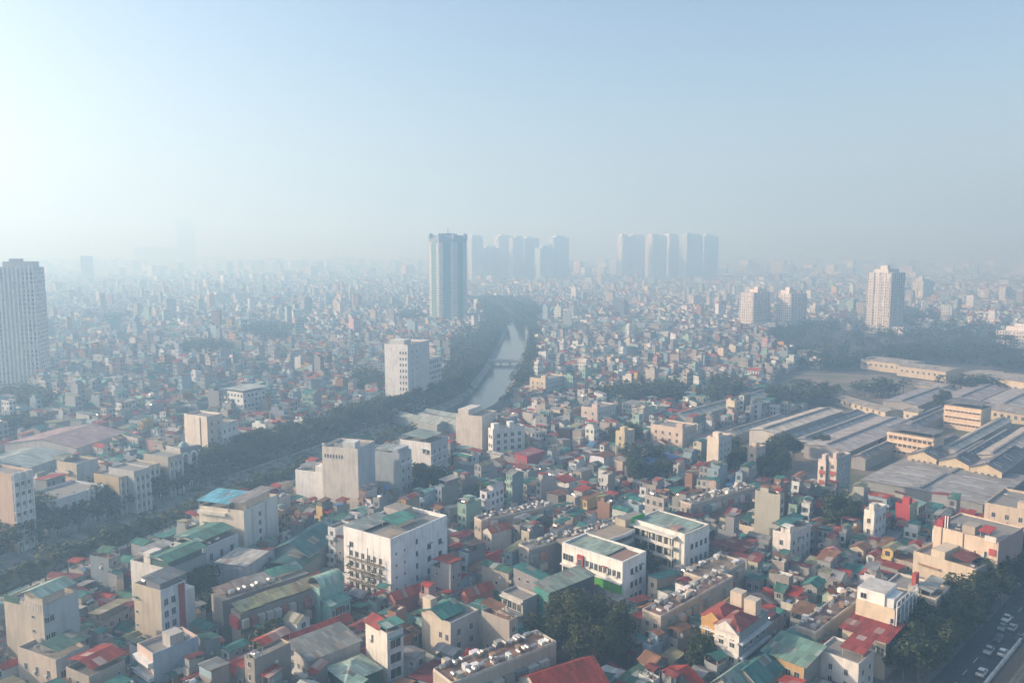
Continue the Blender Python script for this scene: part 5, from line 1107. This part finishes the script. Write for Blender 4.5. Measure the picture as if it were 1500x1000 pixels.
towerbox('cream apartment block with rows of small windows beside the twin-bodied one', 1144, 1193, 431, 995, 42, (.80, .74, .68), .5, 2.6, 3.1, 5, (.84, .80, .78), name='apartment_block', cat='apartment block', bands=[(.05, .45), (.55, .95)], vis=474)
towerbox('tall white gridded tower with a shaded grey-blue side among the park trees', 1283, 1341, 400, 945, 42, (.70, .66, .63), .75, 2.6, 3.3, 6, (.74, .70, .66), phrase='the tall gridded tower', bands=[(.05, .3), (.38, .62), (.7, .95)], vis=486)
towerbox('white gridded block cut off by the picture edge beside the park', 1480, 1552, 487, 800, 42, (.78, .76, .74), .8, 2.6, 3.3, 6, (.76, .75, .74), name='apartment_block', cat='apartment block', bands=[(.05, .45), (.55, .95)], vis=515)
towerbox('low white block at the foot of the tall gridded tower', 1314, 1352, 480, 930, 30, (.60, .60, .60), .5, 2.8, 3.3, 5, (.70, .70, .70), name='apartment_block', cat='apartment block', crown=False)
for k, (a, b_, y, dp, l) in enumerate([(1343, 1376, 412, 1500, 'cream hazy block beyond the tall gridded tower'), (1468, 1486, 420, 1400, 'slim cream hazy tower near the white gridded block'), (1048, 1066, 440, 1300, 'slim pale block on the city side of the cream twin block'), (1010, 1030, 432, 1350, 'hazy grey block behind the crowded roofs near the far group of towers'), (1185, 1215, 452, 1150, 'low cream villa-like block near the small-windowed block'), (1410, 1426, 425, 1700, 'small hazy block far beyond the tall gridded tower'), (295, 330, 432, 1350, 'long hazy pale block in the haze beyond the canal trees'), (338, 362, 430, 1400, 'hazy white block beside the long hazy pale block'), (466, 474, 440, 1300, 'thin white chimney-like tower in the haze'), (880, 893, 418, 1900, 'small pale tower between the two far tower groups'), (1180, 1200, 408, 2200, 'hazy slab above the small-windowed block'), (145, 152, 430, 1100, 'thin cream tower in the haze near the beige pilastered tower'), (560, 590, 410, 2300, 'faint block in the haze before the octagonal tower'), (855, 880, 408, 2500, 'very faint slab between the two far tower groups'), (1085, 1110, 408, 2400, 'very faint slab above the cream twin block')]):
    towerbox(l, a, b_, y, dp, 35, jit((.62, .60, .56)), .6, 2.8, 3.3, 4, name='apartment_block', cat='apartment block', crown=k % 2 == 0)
# ------------------------------------------------------------------ trees
def crown_mb(seed, r, h, nleaf, size, nclump, flat=.8, col=(.026, .046, .016)):
    q = random.Random(seed); m = MB(); cl = []
    for i in range(nclump):
        a = q.uniform(0, 6.28); e = math.sqrt(q.random())*.72; z = q.uniform(-.5, .75)*(1-.4*e)
        cl.append((r*e*math.cos(a), r*e*math.sin(a), h+z*r*flat, r*q.uniform(.28, .45), q.uniform(.62, 1.5)))
    for i in range(nleaf):
        cx, cy, cz, cr, k = cl[i % nclump]
        while True:
            d = Vector((q.gauss(0, 1), q.gauss(0, 1), q.gauss(.25, 1)))
            if d.length > .1: break
        d.normalize(); s = size*q.uniform(.6, 1.35); rad = cr*q.uniform(.62, 1.08)
        p = Vector((cx, cy, cz))+d*rad; d = (d+Vector((q.gauss(0, .45), q.gauss(0, .45), q.gauss(.25, .45)))).normalized()
        u = d.orthogonal().normalized(); w = d.cross(u); a = q.uniform(0, 6.28); u, w = u*math.cos(a)+w*math.sin(a), w*math.cos(a)-u*math.sin(a)
        c = tuple(x*k*q.uniform(.75, 1.3) for x in col)
        m.face([tuple(p-u*s), tuple(p-w*s*.6), tuple(p+u*s), tuple(p+w*s*.6+d*s*.25)], 'L', c)
    return m
def trunk_mb(seed, h, r, spread):
    q = random.Random(seed); m = MB(); bc = (.11, .085, .06)
    m.cyl((0, 0, 0), (0, 0, h*.55), r, 8, 'K', bc, r*.7, False)
    for i in range(5):
        a = i*1.26+q.uniform(-.4, .4); e = spread*q.uniform(.4, .7)
        m.cyl((0, 0, h*.5), (e*math.cos(a), e*math.sin(a), h*q.uniform(.85, 1.1)), r*.5, 6, 'K', bc, r*.15, False)
    return m
TREES = []
for i in range(6):
    rr_ = [4.2, 5.0, 3.6, 4.6, 5.4, 4.0][i]; hh = [7, 8, 6.5, 9, 8.5, 7.5][i]
    TREES.append((crown_mb(100+i, rr_, hh, 1500, .42, 15).mesh('crown'), trunk_mb(i, hh, .25, rr_).mesh('trunk'), rr_, hh))
FAR_TREES = []
def tree(x, y, label, group, sc=None, kind=None):
    k = rng.randrange(6) if kind is None else kind; sc = sc or rng.uniform(.8, 1.25)
    root = empty('tree', (x, y, 0), rng.uniform(0, 6.28), label, 'tree', group); root.scale = (sc*rng.uniform(.9, 1.15), sc*rng.uniform(.9, 1.15), sc)
    for nm, me in (('trunk', TREES[k][1]), ('crown', TREES[k][0])):
        o = bpy.data.objects.new(nm, me); COL.objects.link(o); o.parent = root
def tree_at(x, y, label, group, sc=None):
    if y < 640 and NT_[0] < 290 and 0 < proj(x, y, 6)[0] < 1500 and proj(x, y, 12)[1] < 1005: NT_[0] += 1; tree(x, y, label, group, sc)
    else: FAR_TREES.append((x, y, sc or rng.uniform(.8, 1.3)))
NT_ = [0]
# giant tree at the bottom of the picture
bx, by = G(850, 985)
root = empty('tree', (bx, by+6, 0), 0, 'giant dark spreading tree standing alone among the roofs', 'tree'); LANDMARKS.append(('the giant tree', bx, by+6))
trunk_mb(77, 10, .8, 10).build('trunk', root)
cr = MB()
for i, (ox, oy, oz, r_) in enumerate([(-6, 1, 10.5, 6.4), (0, 3, 13.5, 7.2), (6.5, 2, 11, 6.6), (1, -5, 9, 6.2), (-3, 7, 11, 6), (8, -3, 8, 5), (-8, -3, 7.5, 4.6), (4, 8, 10, 5.5)]):
    c = crown_mb(300+i, r_, 0, 3400, .34, 16, .8, (.030, .048, .018)); c.v = [(p[0]+ox*.92, p[1]+oy*.8, p[2]+oz*.84) for p in c.v]
    c.v = [(p[0]*1.14, p[1]*1.06, p[2]*.95) for p in c.v]
    cr.v += c.v; cr.n += c.n; cr.m += c.m; cr.c += c.c; cr.uv += c.uv
cr.build('crown', root)
mark([(bx+11*math.cos(a), by+6+11*math.sin(a)) for a in [i*.6 for i in range(11)]])
PROTECT.append((770, 935, 985, by))
# belt between the houses and the main road
for s in range(-14, 420, 5):
    for n in (-10, -13.5, -17.5):
        if rng.random() < .92:
            x, y = RP(s+rng.uniform(-2, 2), n+rng.uniform(-1.5, 1.5)); tree_at(x, y, 'dark street tree in the belt between the cream houses and the main road', 'trees along the main road', rng.uniform(.75, 1.05))
# clumps among the houses and in the park
def clump(px, py, rx, ry, n, label, group, sc=(.8, 1.3)):
    for i in range(n):
        a = rng.uniform(0, 6.28); q = math.sqrt(rng.random()); x, y = G(px+rx*q*math.cos(a), py+ry*q*math.sin(a))
        if canal_dist(x, y) > -33 and abs(canal_dist(x, y)) < 18: continue
        tree_at(x, y, label, group, rng.uniform(*sc))
    mark([G(px+rx*.9*math.cos(a), py+ry*.9*math.sin(a)) for a in [k*.524 for k in range(12)]])
for px, py, rx, ry, n, lab in [(630, 728, 24, 15, 9, 'dark tree in the clump beside the white cube block'), (952, 705, 30, 22, 12, 'dark tree in the clump below the bright blue shed'), (912, 655, 24, 12, 8, 'tree in the clump before the red roofed quarter'),
    (1075, 692, 34, 14, 11, 'dark tree in the clump below the lone cream tower house'), (1125, 702, 22, 20, 10, 'dark tree in the wood between the tower houses and the factories'), (1142, 678, 24, 12, 10, 'dark tree in the wood between the tower houses and the factories'), (1205, 664, 35, 6, 9, 'tree along the near edge of the factory sheds'), (1290, 664, 18, 7, 5, 'tree along the near edge of the factory sheds'),
    (1232, 778, 14, 10, 4, 'round dark tree beside the bright white slim house'), (952, 838, 26, 14, 8, 'tree in the court between the two school wings'), (890, 868, 12, 8, 2, 'tree at the corner of the red framed school wing'), (720, 752, 14, 10, 4, 'tree behind the grey tank-lined slab'), (300, 905, 10, 14, 3, 'tree between the red striped house and the old slabs'), (395, 985, 18, 12, 3, 'tree at the foot of the small mint front'), (1020, 985, 22, 14, 3, 'dark tree beside the teal hall'),
    (30, 640, 35, 10, 10, 'tree in the grove behind the pinkish warehouse'), (1380, 606, 12, 5, 4, 'tree beside the park-side factory office')]:
    clump(px, py, rx, ry, n, lab, sc=((.45, .75) if 'factory sheds' in lab or 'court' in lab or 'corner' in lab else (.75, 1.2)), group=lab.replace('tree in', 'trees in').replace('tree along', 'trees along')[:60])
# tree belts of the canal
def along(p, step):
    acc = 0; out = []
    for a, b in zip(p, p[1:]):
        L = math.dist(a, b); s = -acc
        while s+step <= L: s += step; t = s/L; out.append((a[0]+(b[0]-a[0])*t, a[1]+(b[1]-a[1])*t))
        acc = L-s
    return out
for off, step, lab, grp in [(o_, 7.2, 'dense broad street tree in the belt along the far canal bank', 'trees along the far canal bank') for o_ in (-17.5, -21.5, -26, -31, -35)]:
    for x, y in along(offset(CANAL, off), step):
        if y < 1500 and y > 170 and not (y > 490 and off > -19): tree_at(x+rng.uniform(-1.5, 1.5), y+rng.uniform(-1.5, 1.5), lab, grp, rng.uniform(.85, 1.2))
for x, y in along(offset(CANAL, 16.8), 9):
    if 470 < y < 545: continue
    if y > 480: x += 5
    if y > 190 and y < 1500 and rng.random() < (.6 if y < 480 else 1): tree_at(x, y, 'small tree on the near canal bank behind the houses', 'trees along the near canal bank', rng.uniform(.6, .95) if y < 480 else rng.uniform(.9, 1.3))
for x, y in along(offset(CANAL, 25), 10):
    if y > 500 and y < 1500: FAR_TREES.append((x, y, rng.uniform(.8, 1.2)))
def far_clump(px, py, rx, ry, n, sc=(.9, 1.5)):
    for i in range(n):
        a = rng.uniform(0, 6.28); q = math.sqrt(rng.random()); x, y = G(px+rx*q*math.cos(a), py+ry*q*math.sin(a))
        if not taken(x, y) and abs(canal_dist(x, y)) > 15 and not inside(fp, x, y): FAR_TREES.append((x, y, rng.uniform(*sc)))
    P_ = [G(px+rx*.92*math.cos(a), py+ry*.92*math.sin(a)) for a in [k*.524 for k in range(12)]]
    mark(P_); PARKS.append(P_)
PARKS = []
PROTECT.append((686, 752, 602, 512))
for o_ in (-13, -10, 10, 13):
    for x, y in along(offset(CANAL, o_), 7):
        if 1000 < y < 1600: FAR_TREES.append((x, y, rng.uniform(.8, 1.2)))
for o_ in (-22, -26, -31, -36, 22, 27):
    for x, y in along(offset(CANAL, o_), 7):
        if 560 < y < 1600: FAR_TREES.append((x, y, rng.uniform(.9, 1.4)))
for o_ in (-13.5, 15.5, 19):
    for x, y in along(offset(CANAL, o_), 7.5):
        if 185 < y < 345: tree_at(x, y, 'tree on the canal bank near the lower end of the channel', 'trees at the lower end of the canal', rng.uniform(.7, 1.0))
for x, y in along(offset(CANAL, -12.5), 8):
    if 230 < y < 560: tree_at(x, y, 'dense broad street tree in the belt along the far canal bank', 'trees along the far canal bank', rng.uniform(.7, 1.0))
for a in [(742, 452, 48, 12, 260), (1330, 512, 215, 34, 420), (1200, 500, 85, 20, 260), (1400, 510, 110, 22, 420), (1290, 578, 50, 6, 60), (1440, 575, 70, 10, 100), (1180, 590, 60, 8, 60), (395, 495, 45, 14, 110), (905, 595, 40, 8, 40), (975, 590, 30, 10, 50), (600, 470, 22, 8, 60), (770, 460, 30, 12, 120), (1330, 470, 60, 10, 120), (40, 600, 45, 12, 50), (1060, 590, 30, 14, 40), (540, 575, 30, 12, 60), (690, 520, 30, 30, 130), (300, 520, 40, 8, 60), (1480, 640, 20, 8, 12), (160, 470, 40, 6, 60)]:
    far_clump(*a)
for px, py, rx, ry, n in [(1395, 524, 115, 11, 230), (1175, 588, 55, 7, 60), (1440, 574, 70, 5, 50), (1215, 536, 70, 8, 90), (1290, 580, 45, 4, 30), (1480, 540, 40, 6, 40)]:
    for i in range(n):
        a = rng.uniform(0, 6.28); q = math.sqrt(rng.random()); FAR_TREES.append((*G(px+rx*q*math.cos(a), py+ry*q*math.sin(a)), rng.uniform(.6, 1.2)))
def flush_far_trees():
    m = MB()
    for x, y, s in FAR_TREES:
        n = 60 if y < 900 else 26; sz = .95 if y < 900 else 1.5
        k = rng.uniform(.6, 1.5); r_ = 4.6*s; h = 7*s; cl = [(rng.uniform(-.6, .6)*r_, rng.uniform(-.6, .6)*r_, h+rng.uniform(-.35, .4)*r_) for _ in range(5)]
        for i in range(n):
            c = cl[i % 5]; a = rng.uniform(0, 6.28); e = rng.uniform(-.6, 1.2); q = r_*.5; ce = math.cos(e)
            px, py, pz = x+c[0]+q*ce*math.cos(a), y+c[1]+q*ce*math.sin(a), c[2]+q*math.sin(e)
            b = rng.uniform(0, 6.28); ux, uy = math.cos(b)*sz, math.sin(b)*sz; t = rng.uniform(-.6, .6)*sz
            kk = k*rng.uniform(.7, 1.3)
            m.face([(px-ux, py-uy, pz-t), (px+uy*.7, py-ux*.7, pz-.3), (px+ux, py+uy, pz+t), (px-uy*.7, py+ux*.7, pz+.35)], 'L', (.032*kk, .055*kk, .024*kk))
        m.cyl((x, y, 0), (x, y, h), .25*s, 4, 'K', (.1, .08, .06), .1, False)
    tag(m.build('woodland'), 'distant dark green trees of the park and the far canal banks massed together', 'trees', kind='stuff')

# ------------------------------------------------------------------ the dense city
def theta(x, y):
    if canal_dist(x, y) < 0 if y < 700 else False: b = 66
    else: b = 64-19*max(0, min(1, (x+90)/140))
    return b
ORD = ['', 'second ', 'third ', 'fourth ', 'fifth ', 'sixth ', 'seventh ', 'eighth ', 'ninth ', 'tenth ']
NUM = ['', 'one', 'two', 'three', 'four', 'five', 'six', 'seven', 'eight']
specs = []
srng = random.Random(5)
def cap_height(x, y, hw):
    c = 99
    px, _ = proj(x, y, 5); k = FPX*hw/y
    for a, b_, vis, dep in PROTECT:
        if y < dep+3 and px+k > a and px-k < b_: c = min(c, D(px, vis, y)[1])
    return c
cell = 52
seeds = {}
for i in range(-16, 17):
    for j in range(2, 17):
        x, y = i*cell+srng.uniform(-16, 16), j*cell+srng.uniform(-16, 16)
        seeds[(i, j)] = (x, y, R_(theta(x, y)+srng.gauss(0, 5)+(90 if srng.random() < .45 else 0)), srng.uniform(1.4, 2.9))
def nearest_seed(x, y):
    ci, cj = round(x/cell), round(y/cell); best = None; bd = 1e9
    for i in range(ci-1, ci+2):
        for j in range(cj-1, cj+2):
            s = seeds.get((i, j))
            if s:
                d = (x-s[0])**2+(y-s[1])**2
                if d < bd: bd = d; best = (i, j)
    return best
for key, (sx, sy, th, mean) in seeds.items():
    if abs(sx) > .66*sy+110: continue
    c, n = math.cos(th), math.sin(th); t = -46
    while t < 46:
        dep = srng.uniform(6.5, 11); lane = srng.choice([1.2, 1.6, 2.2, 3.2])
        for face, off in ((0, 0), (1, dep)):
            s = -46; d2 = dep if face == 0 else dep*srng.uniform(.8, 1.1)
            while s < 46:
                w = srng.uniform(2.7, 4.5) if srng.random() < .86 else srng.uniform(5.5, 9.5)
                dd = d2*srng.uniform(.72, 1.0)
                lx = s+w/2; ly = t+(dd/2 if face == 0 else dep+d2-dd/2)
                x, y = sx+c*lx-n*ly, sy+n*lx+c*ly
                s += w+(0.06 if srng.random() < .93 else srng.uniform(2, 5))
                if y < 140 or y > 850 or nearest_seed(x, y) != key: continue
                cdist = canal_dist(x, y)
                if -39 < cdist < (29 if y < 430 else 27): continue
                u = (x-RA[0])*RD[0]+(y-RA[1])*RD[1]; v = (x-RA[0])*RN[0]+(y-RA[1])*RN[1]
                if -22 < v < 14 and u > -80: continue
                if v > 14 and y < 420: continue
                bad = False
                for a in (-.5, -.17, .17, .5):
                    for b_ in (-.5, -.17, .17, .5):
                        qx, qy = lx+a*w*.98, ly+b_*dd*.98
                        if taken(sx+c*qx-n*qy, sy+n*qx+c*qy): bad = True
                if bad: continue
                st = max(1, min(6, round(srng.gauss(mean, 1.25))))
                if w > 5.5: st = min(st, srng.choice([1, 2, 2, 3]))
                if srng.random() < .03: st += 2
                cap = cap_height(x, y, max(w, dd)/2)
                if cap < 2.6: continue
                st = max(1, min(st, int((cap-1.6)/2.85)))
                # mark footprint so that the next quarter keeps off it
                mark([(sx+c*qx-n*qy, sy+n*qx+c*qy) for qx, qy in ((lx-w*.48, ly-dd*.48), (lx+w*.48, ly-dd*.48), (lx+w*.48, ly+dd*.48), (lx-w*.48, ly+dd*.48))])
                specs.append((x, y, th+(math.pi if face else 0), w, dd, st))
        t += dep*2+lane
# small low houses and sheds squeezed into every gap that is left
for _ in range(40000):
    y = 150+srng.random()**1.6*500; x = srng.uniform(-.68, .68)*y
    if taken(x, y): continue
    k_ = nearest_seed(x, y)
    if not k_: continue
    th = seeds[k_][2]+srng.choice([0, math.pi]); w, dd = srng.uniform(2.3, 4.4), srng.uniform(3.2, 7); c, n = math.cos(th), math.sin(th)
    if any(taken(x+c*a*w-n*b_*dd, y+n*a*w+c*b_*dd) for a in (-.5, -.2, .2, .5) for b_ in (-.5, -.25, 0, .25, .5)): continue
    cdist = canal_dist(x, y); u = (x-RA[0])*RD[0]+(y-RA[1])*RD[1]; v = (x-RA[0])*RN[0]+(y-RA[1])*RN[1]
    if -39 < cdist < (29 if y < 430 else 27) or (-22 < v < 14 and u > -80) or (v > 14 and y < 420): continue
    cap = cap_height(x, y, max(w, dd)/2)
    if cap < 2.6: continue
    st = max(1, min(srng.choice([1, 1, 2, 2, 2, 3]), int((cap-1.6)/2.85)))
    mark([(x+c*a*w*.98-n*b_*dd*.98, y+n*a*w*.98+c*b_*dd*.98) for a, b_ in ((-.5, -.5), (.5, -.5), (.5, .5), (-.5, .5))])
    specs.append((x, y, th, w, dd, st))
def in_frame(x, y, h):
    a = proj(x, y, h); return -15 < a[0] < 1515 and a[1] < 1010
def dist(s): return math.hypot(s[0], s[1])
vis_specs = sorted([s for s in specs if in_frame(s[0], s[1], s[5]*3.2+1)], key=dist)
single = set(id(s) for s in vis_specs[:300])
mass = MB(); seen = {}
for k, s in enumerate(vis_specs):
    x, y, th, w, dd, st = s
    if id(s) in single:
        h = House(w, dd, st, 1000+k, True); d = h.desc
        ph, lx, ly = min(LANDMARKS, key=lambda q: math.hypot(q[1]-x, q[2]-y))
        rel = 'before' if y < ly-9 else ('behind' if y > ly+9 else 'beside')
        rf = {'flat': '%s stair hut', 'canopy': '%s terrace canopy', 'gable': '%s gable roof', 'mono': '%s sloping roof', 'step': 'stepped %s roof'}[d['style']] % d['roof']
        ex = 'tank' if d['tank'] else ('plants' if d['plants'] else '')
        base = f"{NUM[min(st, 8)]}-storey {d['wall']} house, {rf}{', '+ex if ex else ''}, {rel} {ph}"
        wide = 'narrow ' if w < 4.4 else ('broad ' if w > 6.5 else '')
        b2 = base.replace(', tank', '').replace(', plants', ''); b3 = b2.replace('terrace ', '').replace('-storey', '').replace(NUM[min(st, 8)]+' ', '', 1)
        cands = [base, wide+base, b2, wide+b2]+[ORD[q]+z for q in range(1, 10) for z in (base, wide+base, b2, b3)]+[b3]
        lab = next((z for z in cands if z not in seen and len(z.replace('-', ' ').split()) <= 16), None) or next(z for z in (ORD[q]+b3 for q in range(1, 10)) if z not in seen)
        seen[lab] = 1
        if len(lab.replace('-', ' ').split()) > 16: print('LONG', lab)
        h.link(x, y, th, lab, 'house', 'ordinary houses of the dense quarter')
    else:
        mass.set(th, (x, y, 0)); House(w, dd, st, 1000+k, False, mass, 1 if y < 520 else 2)
for k, s in enumerate(specs):          # just outside the frame: they still cast shade and show from a step aside
    if not in_frame(s[0], s[1], s[5]*3.2+1): mass.set(s[2], (s[0], s[1], 0)); House(s[3], s[4], s[5], 9000+k, False, mass, 2)
# farther quarters, plainer
frng = random.Random(9)
def blocked(x, y):
    for P_ in PARKS:
        if inside(P_, x, y): return True
    for bx_, by_, r_ in BIGF:
        if (x-bx_)**2+(y-by_)**2 < r_*r_: return True
    return False
def far_house(xx, yy, th, w, d, hh, k, wc, rc):
    mass.set(th, (xx, yy, 0)); tin = frng.random() < .68
    mass.box(-w/2, w/2, -d/2, d/2, 0, hh, 'P', wc, top=('C', jit(frng.choice(FLOORS), .15, frng)), win=(2.4 if k < 2 else 4, 3.3), cols='fb' if frng.random() < .6 else 'fblr')
    if k < 2:
        q = frng.random()
        if tin and q < .55: mass.sheet(-w/2-.3, w/2+.3, -d/2-.3, d/2*frng.uniform(.2, 1), hh+.3, hh+1.2, 'y', rc)
        elif tin: mass.gable(-w/2, w/2, -d/2, d/2, hh, w*.2, 'y', rc, .3)
        else:
            a = frng.uniform(-.3, .1)*d; mass.box(-w*.3, w*.4, a, a+3.5, hh, hh+2.6, 'W', jit(wc, .1, frng), top=('T', rc))
FC = 86; fseeds = {}
for i in range(-20, 21):
    for j in range(9, 25):
        fseeds[(i, j)] = (i*FC+frng.uniform(-28, 28), j*FC+frng.uniform(-28, 28), R_(frng.gauss(52, 16)+(90 if frng.random() < .45 else 0)), frng.uniform(1.5, 3.0))
def far_seed(x, y):
    ci, cj = round(x/FC), round(y/FC); best = None; bd = 1e9
    for i in range(ci-1, ci+2):
        for j in range(cj-1, cj+2):
            s = fseeds.get((i, j))
            if s:
                d = (x-s[0])**2+(y-s[1])**2
                if d < bd: bd = d; best = (i, j)
    return best
for key, (sx, sy, th, mean) in fseeds.items():
    if abs(sx) > .66*sy+60: continue
    c, n = math.cos(th), math.sin(th); t = -72
    while t < 72:
        d = frng.uniform(8, 12); lane = frng.choice([.1, .1, 2.5, 5])
        s = -72; cut = frng.random() < .15
        while s < 72:
            w = frng.uniform(3.6, 6.5) if frng.random() < .85 else frng.uniform(8, 15); lx, ly = s+w/2, t+d/2
            x, y = sx+c*lx-n*ly, sy+n*lx+c*ly; s += w+.05
            if y < 848 or y > 2000 or far_seed(x, y) != key or blocked(x, y) or frng.random() < .05: continue
            if -39 < canal_dist(x, y) < 30: continue
            hh = 2.9*max(1, round(frng.gauss(mean, .8)))+frng.uniform(0, .6)
            if w > 7: hh = min(hh, 7)
            if frng.random() < .012: hh = frng.uniform(17, 28)
            if y < 1150: hh = min(hh, max(3.2, cap_height(x, y, 5)-1))
            _, wc, _ = pick(WALLS, frng); _, rc, _ = pick(ROOFS, frng)
            far_house(x, y, th, w, d*frng.uniform(.8, 1), hh, 1, jit(wc, .12, frng), jit(rc, .15, frng))
        t += d+lane
y = 2000.0
while y < 6500:
    k = 1.9 if y < 2700 else 4.2; step = 11*k; x = -.70*y-120
    while x < .70*y+120:
        xx, yy = x+frng.uniform(-3, 3)*k, y+frng.uniform(-3, 3)*k; x += frng.uniform(5, 9)*k
        if frng.random() < .06 or blocked(xx, yy): continue
        w, d = frng.uniform(3.6, 8)*k, frng.uniform(7, 10.5)*k
        hh = 2.9*max(1, round(frng.gauss(2.4, 1.0)))+.4
        if frng.random() < .015: hh = frng.uniform(18, 30)
        if k > 4 and frng.random() < .05: hh = frng.uniform(25, 55)
        _, wc, _ = pick(WALLS, frng); _, rc, _ = pick(ROOFS, frng)
        far_house(xx, yy, R_(frng.gauss(52, 14)), w, d, hh, k, jit(wc, .12, frng), jit(rc, .15, frng))
    y += step*frng.uniform(.9, 1.1)
tag(mass.build('houses'), 'endless mass of small tube houses filling the city out to the haze', 'houses', kind='stuff')
flush_far_trees()

# ------------------------------------------------------------------ cars on the main road
def make_car(col, label):
    root = empty('car', (0, 0, 0), 0, label, 'car', 'cars on the main road')
    def loft(sec, mat, col, m):
        for a, b_ in zip(sec, sec[1:]):
            n = len(a)
            for i in range(n): j = (i+1) % n; m.face([a[i], a[j], b_[j], b_[i]], mat, col)
        m.face(sec[0][::-1], mat, col); m.face(sec[-1], mat, col)
    def sec(x, z0_, z1_, w0, w1): return [(x, -w0, z0_), (x, w0, z0_), (x, w0, (z0_+z1_)/2), (x, w1, z1_), (x, -w1, z1_), (x, -w0, (z0_+z1_)/2)]
    m = MB(); loft([sec(-2.2, .45, .85, .72, .66), sec(-2.0, .28, .95, .86, .76), sec(-.9, .24, 1.0, .88, .80), sec(.9, .24, .98, .88, .80), sec(1.9, .28, .84, .86, .72), sec(2.2, .42, .70, .70, .62)], 'A', col, m)
    m.build('body', root)
    m = MB(); loft([sec(-1.75, .96, .99, .74, .72), sec(-1.0, .98, 1.42, .78, .60), sec(.25, .98, 1.44, .78, .60), sec(1.05, .96, .99, .76, .72)], 'G', col, m); m.build('glasshouse', root)
    m = MB(); m.box(-1.05, .28, -.61, .61, 1.43, 1.50, 'A', col, bot=True); m.build('roof', root)
    for x in (-1.35, 1.35):
        for sgn in (-1, 1):
            m = MB(); m.cyl((x, sgn*.72, .32), (x, sgn*.90, .32), .32, 12, 'A', (.02, .02, .02)); w = m.build('wheel', root)
            m = MB(); m.cyl((x, sgn*.89, .32), (x, sgn*.915, .32), .19, 10, 'S', (.5, .5, .5)); m.build('rim', w)
    for sgn in (-1, 1):
        m = MB(); m.box(2.08, 2.215, sgn*.55-.14, sgn*.55+.14, .60, .72, 'A', (.8, .8, .78), bot=True); m.build('headlight', root)
        m = MB(); m.box(-2.215, -2.1, sgn*.55-.13, sgn*.55+.13, .70, .84, 'A', (.35, .03, .03), bot=True); m.build('tail_light', root)
    return root
protos = {}
for px, py, cn, c, lab, fl in [(1438, 987, 'w', (.78, .78, .77), 'white car alone at the near end of the road', 0), (1469, 958, 'w', (.78, .78, .77), 'white car close to the white railway wall', 0), (1448, 955, 's', (.45, .47, .48), 'silver car beside the white one near the railway wall', 1), (1483, 921, 's', (.45, .47, .48), 'silver car farther along the road than the two side by side', 0), (1463, 937, 'd', (.10, .11, .12), 'dark grey car in the lane nearer the trees', 1), (1474, 908, 'w', (.78, .78, .77), 'white car farthest along the lane by the trees', 1), (1494, 936, 'd', (.10, .11, .12), 'dark grey car hugging the white railway wall', 0), (1468, 921, 'b', (.30, .30, .27), 'olive grey car under the tree belt', 1)]:
    x, y = G(px, py)
    if cn not in protos: o = protos[cn] = make_car(c, lab)
    else: o = copy_tree(protos[cn]); o['label'] = lab
    o.location = (x, y, .014); o.rotation_euler.z = RT+math.pi*fl

cr_ = [p for p in along(offset(CANAL, -23.5), 17) if 215 < p[1] < 480]
for k, (x, y) in enumerate(cr_):
    if k % 3 == 1: continue
    o = copy_tree(protos['wsd'[k % 3]]); o['label'] = 'small car on the street under the trees of the far canal bank'; o['group'] = 'cars on the canal street'
    j = min(range(len(CANAL)-1), key=lambda q: math.dist(CANAL[q], (x, y))); o.rotation_euler.z = math.atan2(CANAL[j+1][1]-CANAL[j][1], CANAL[j+1][0]-CANAL[j][0])+math.pi*(k % 2); o.location = (x+rng.uniform(-2, 2), y, .01)

# ------------------------------------------------------------------ haze
hm = MB(); hm.box(-11000, 11000, -350, 8900, -4.6, HAZE_TOP, 'W', (1, 1, 1), bot=True)
ho = hm.build('haze'); tag(ho, 'pale blue morning haze hanging over the whole city', 'haze', kind='stuff')
vm = bpy.data.materials.new('haze'); vm.use_nodes = True; vt = vm.node_tree; vt.nodes.remove(vt.nodes['Principled BSDF'])
pv = vt.nodes.new('ShaderNodeVolumePrincipled'); pv.inputs['Color'].default_value = (*HAZE_COL, 1); pv.inputs['Density'].default_value = HAZE_DENSITY; pv.inputs['Anisotropy'].default_value = HAZE_G; pv.inputs['Absorption Color'].default_value = (HAZE_ABS, HAZE_ABS, HAZE_ABS, 1)
vt.links.new(pv.outputs[0], vt.nodes['Material Output'].inputs['Volume'])
ho.data.materials.clear(); ho.data.materials.append(vm)
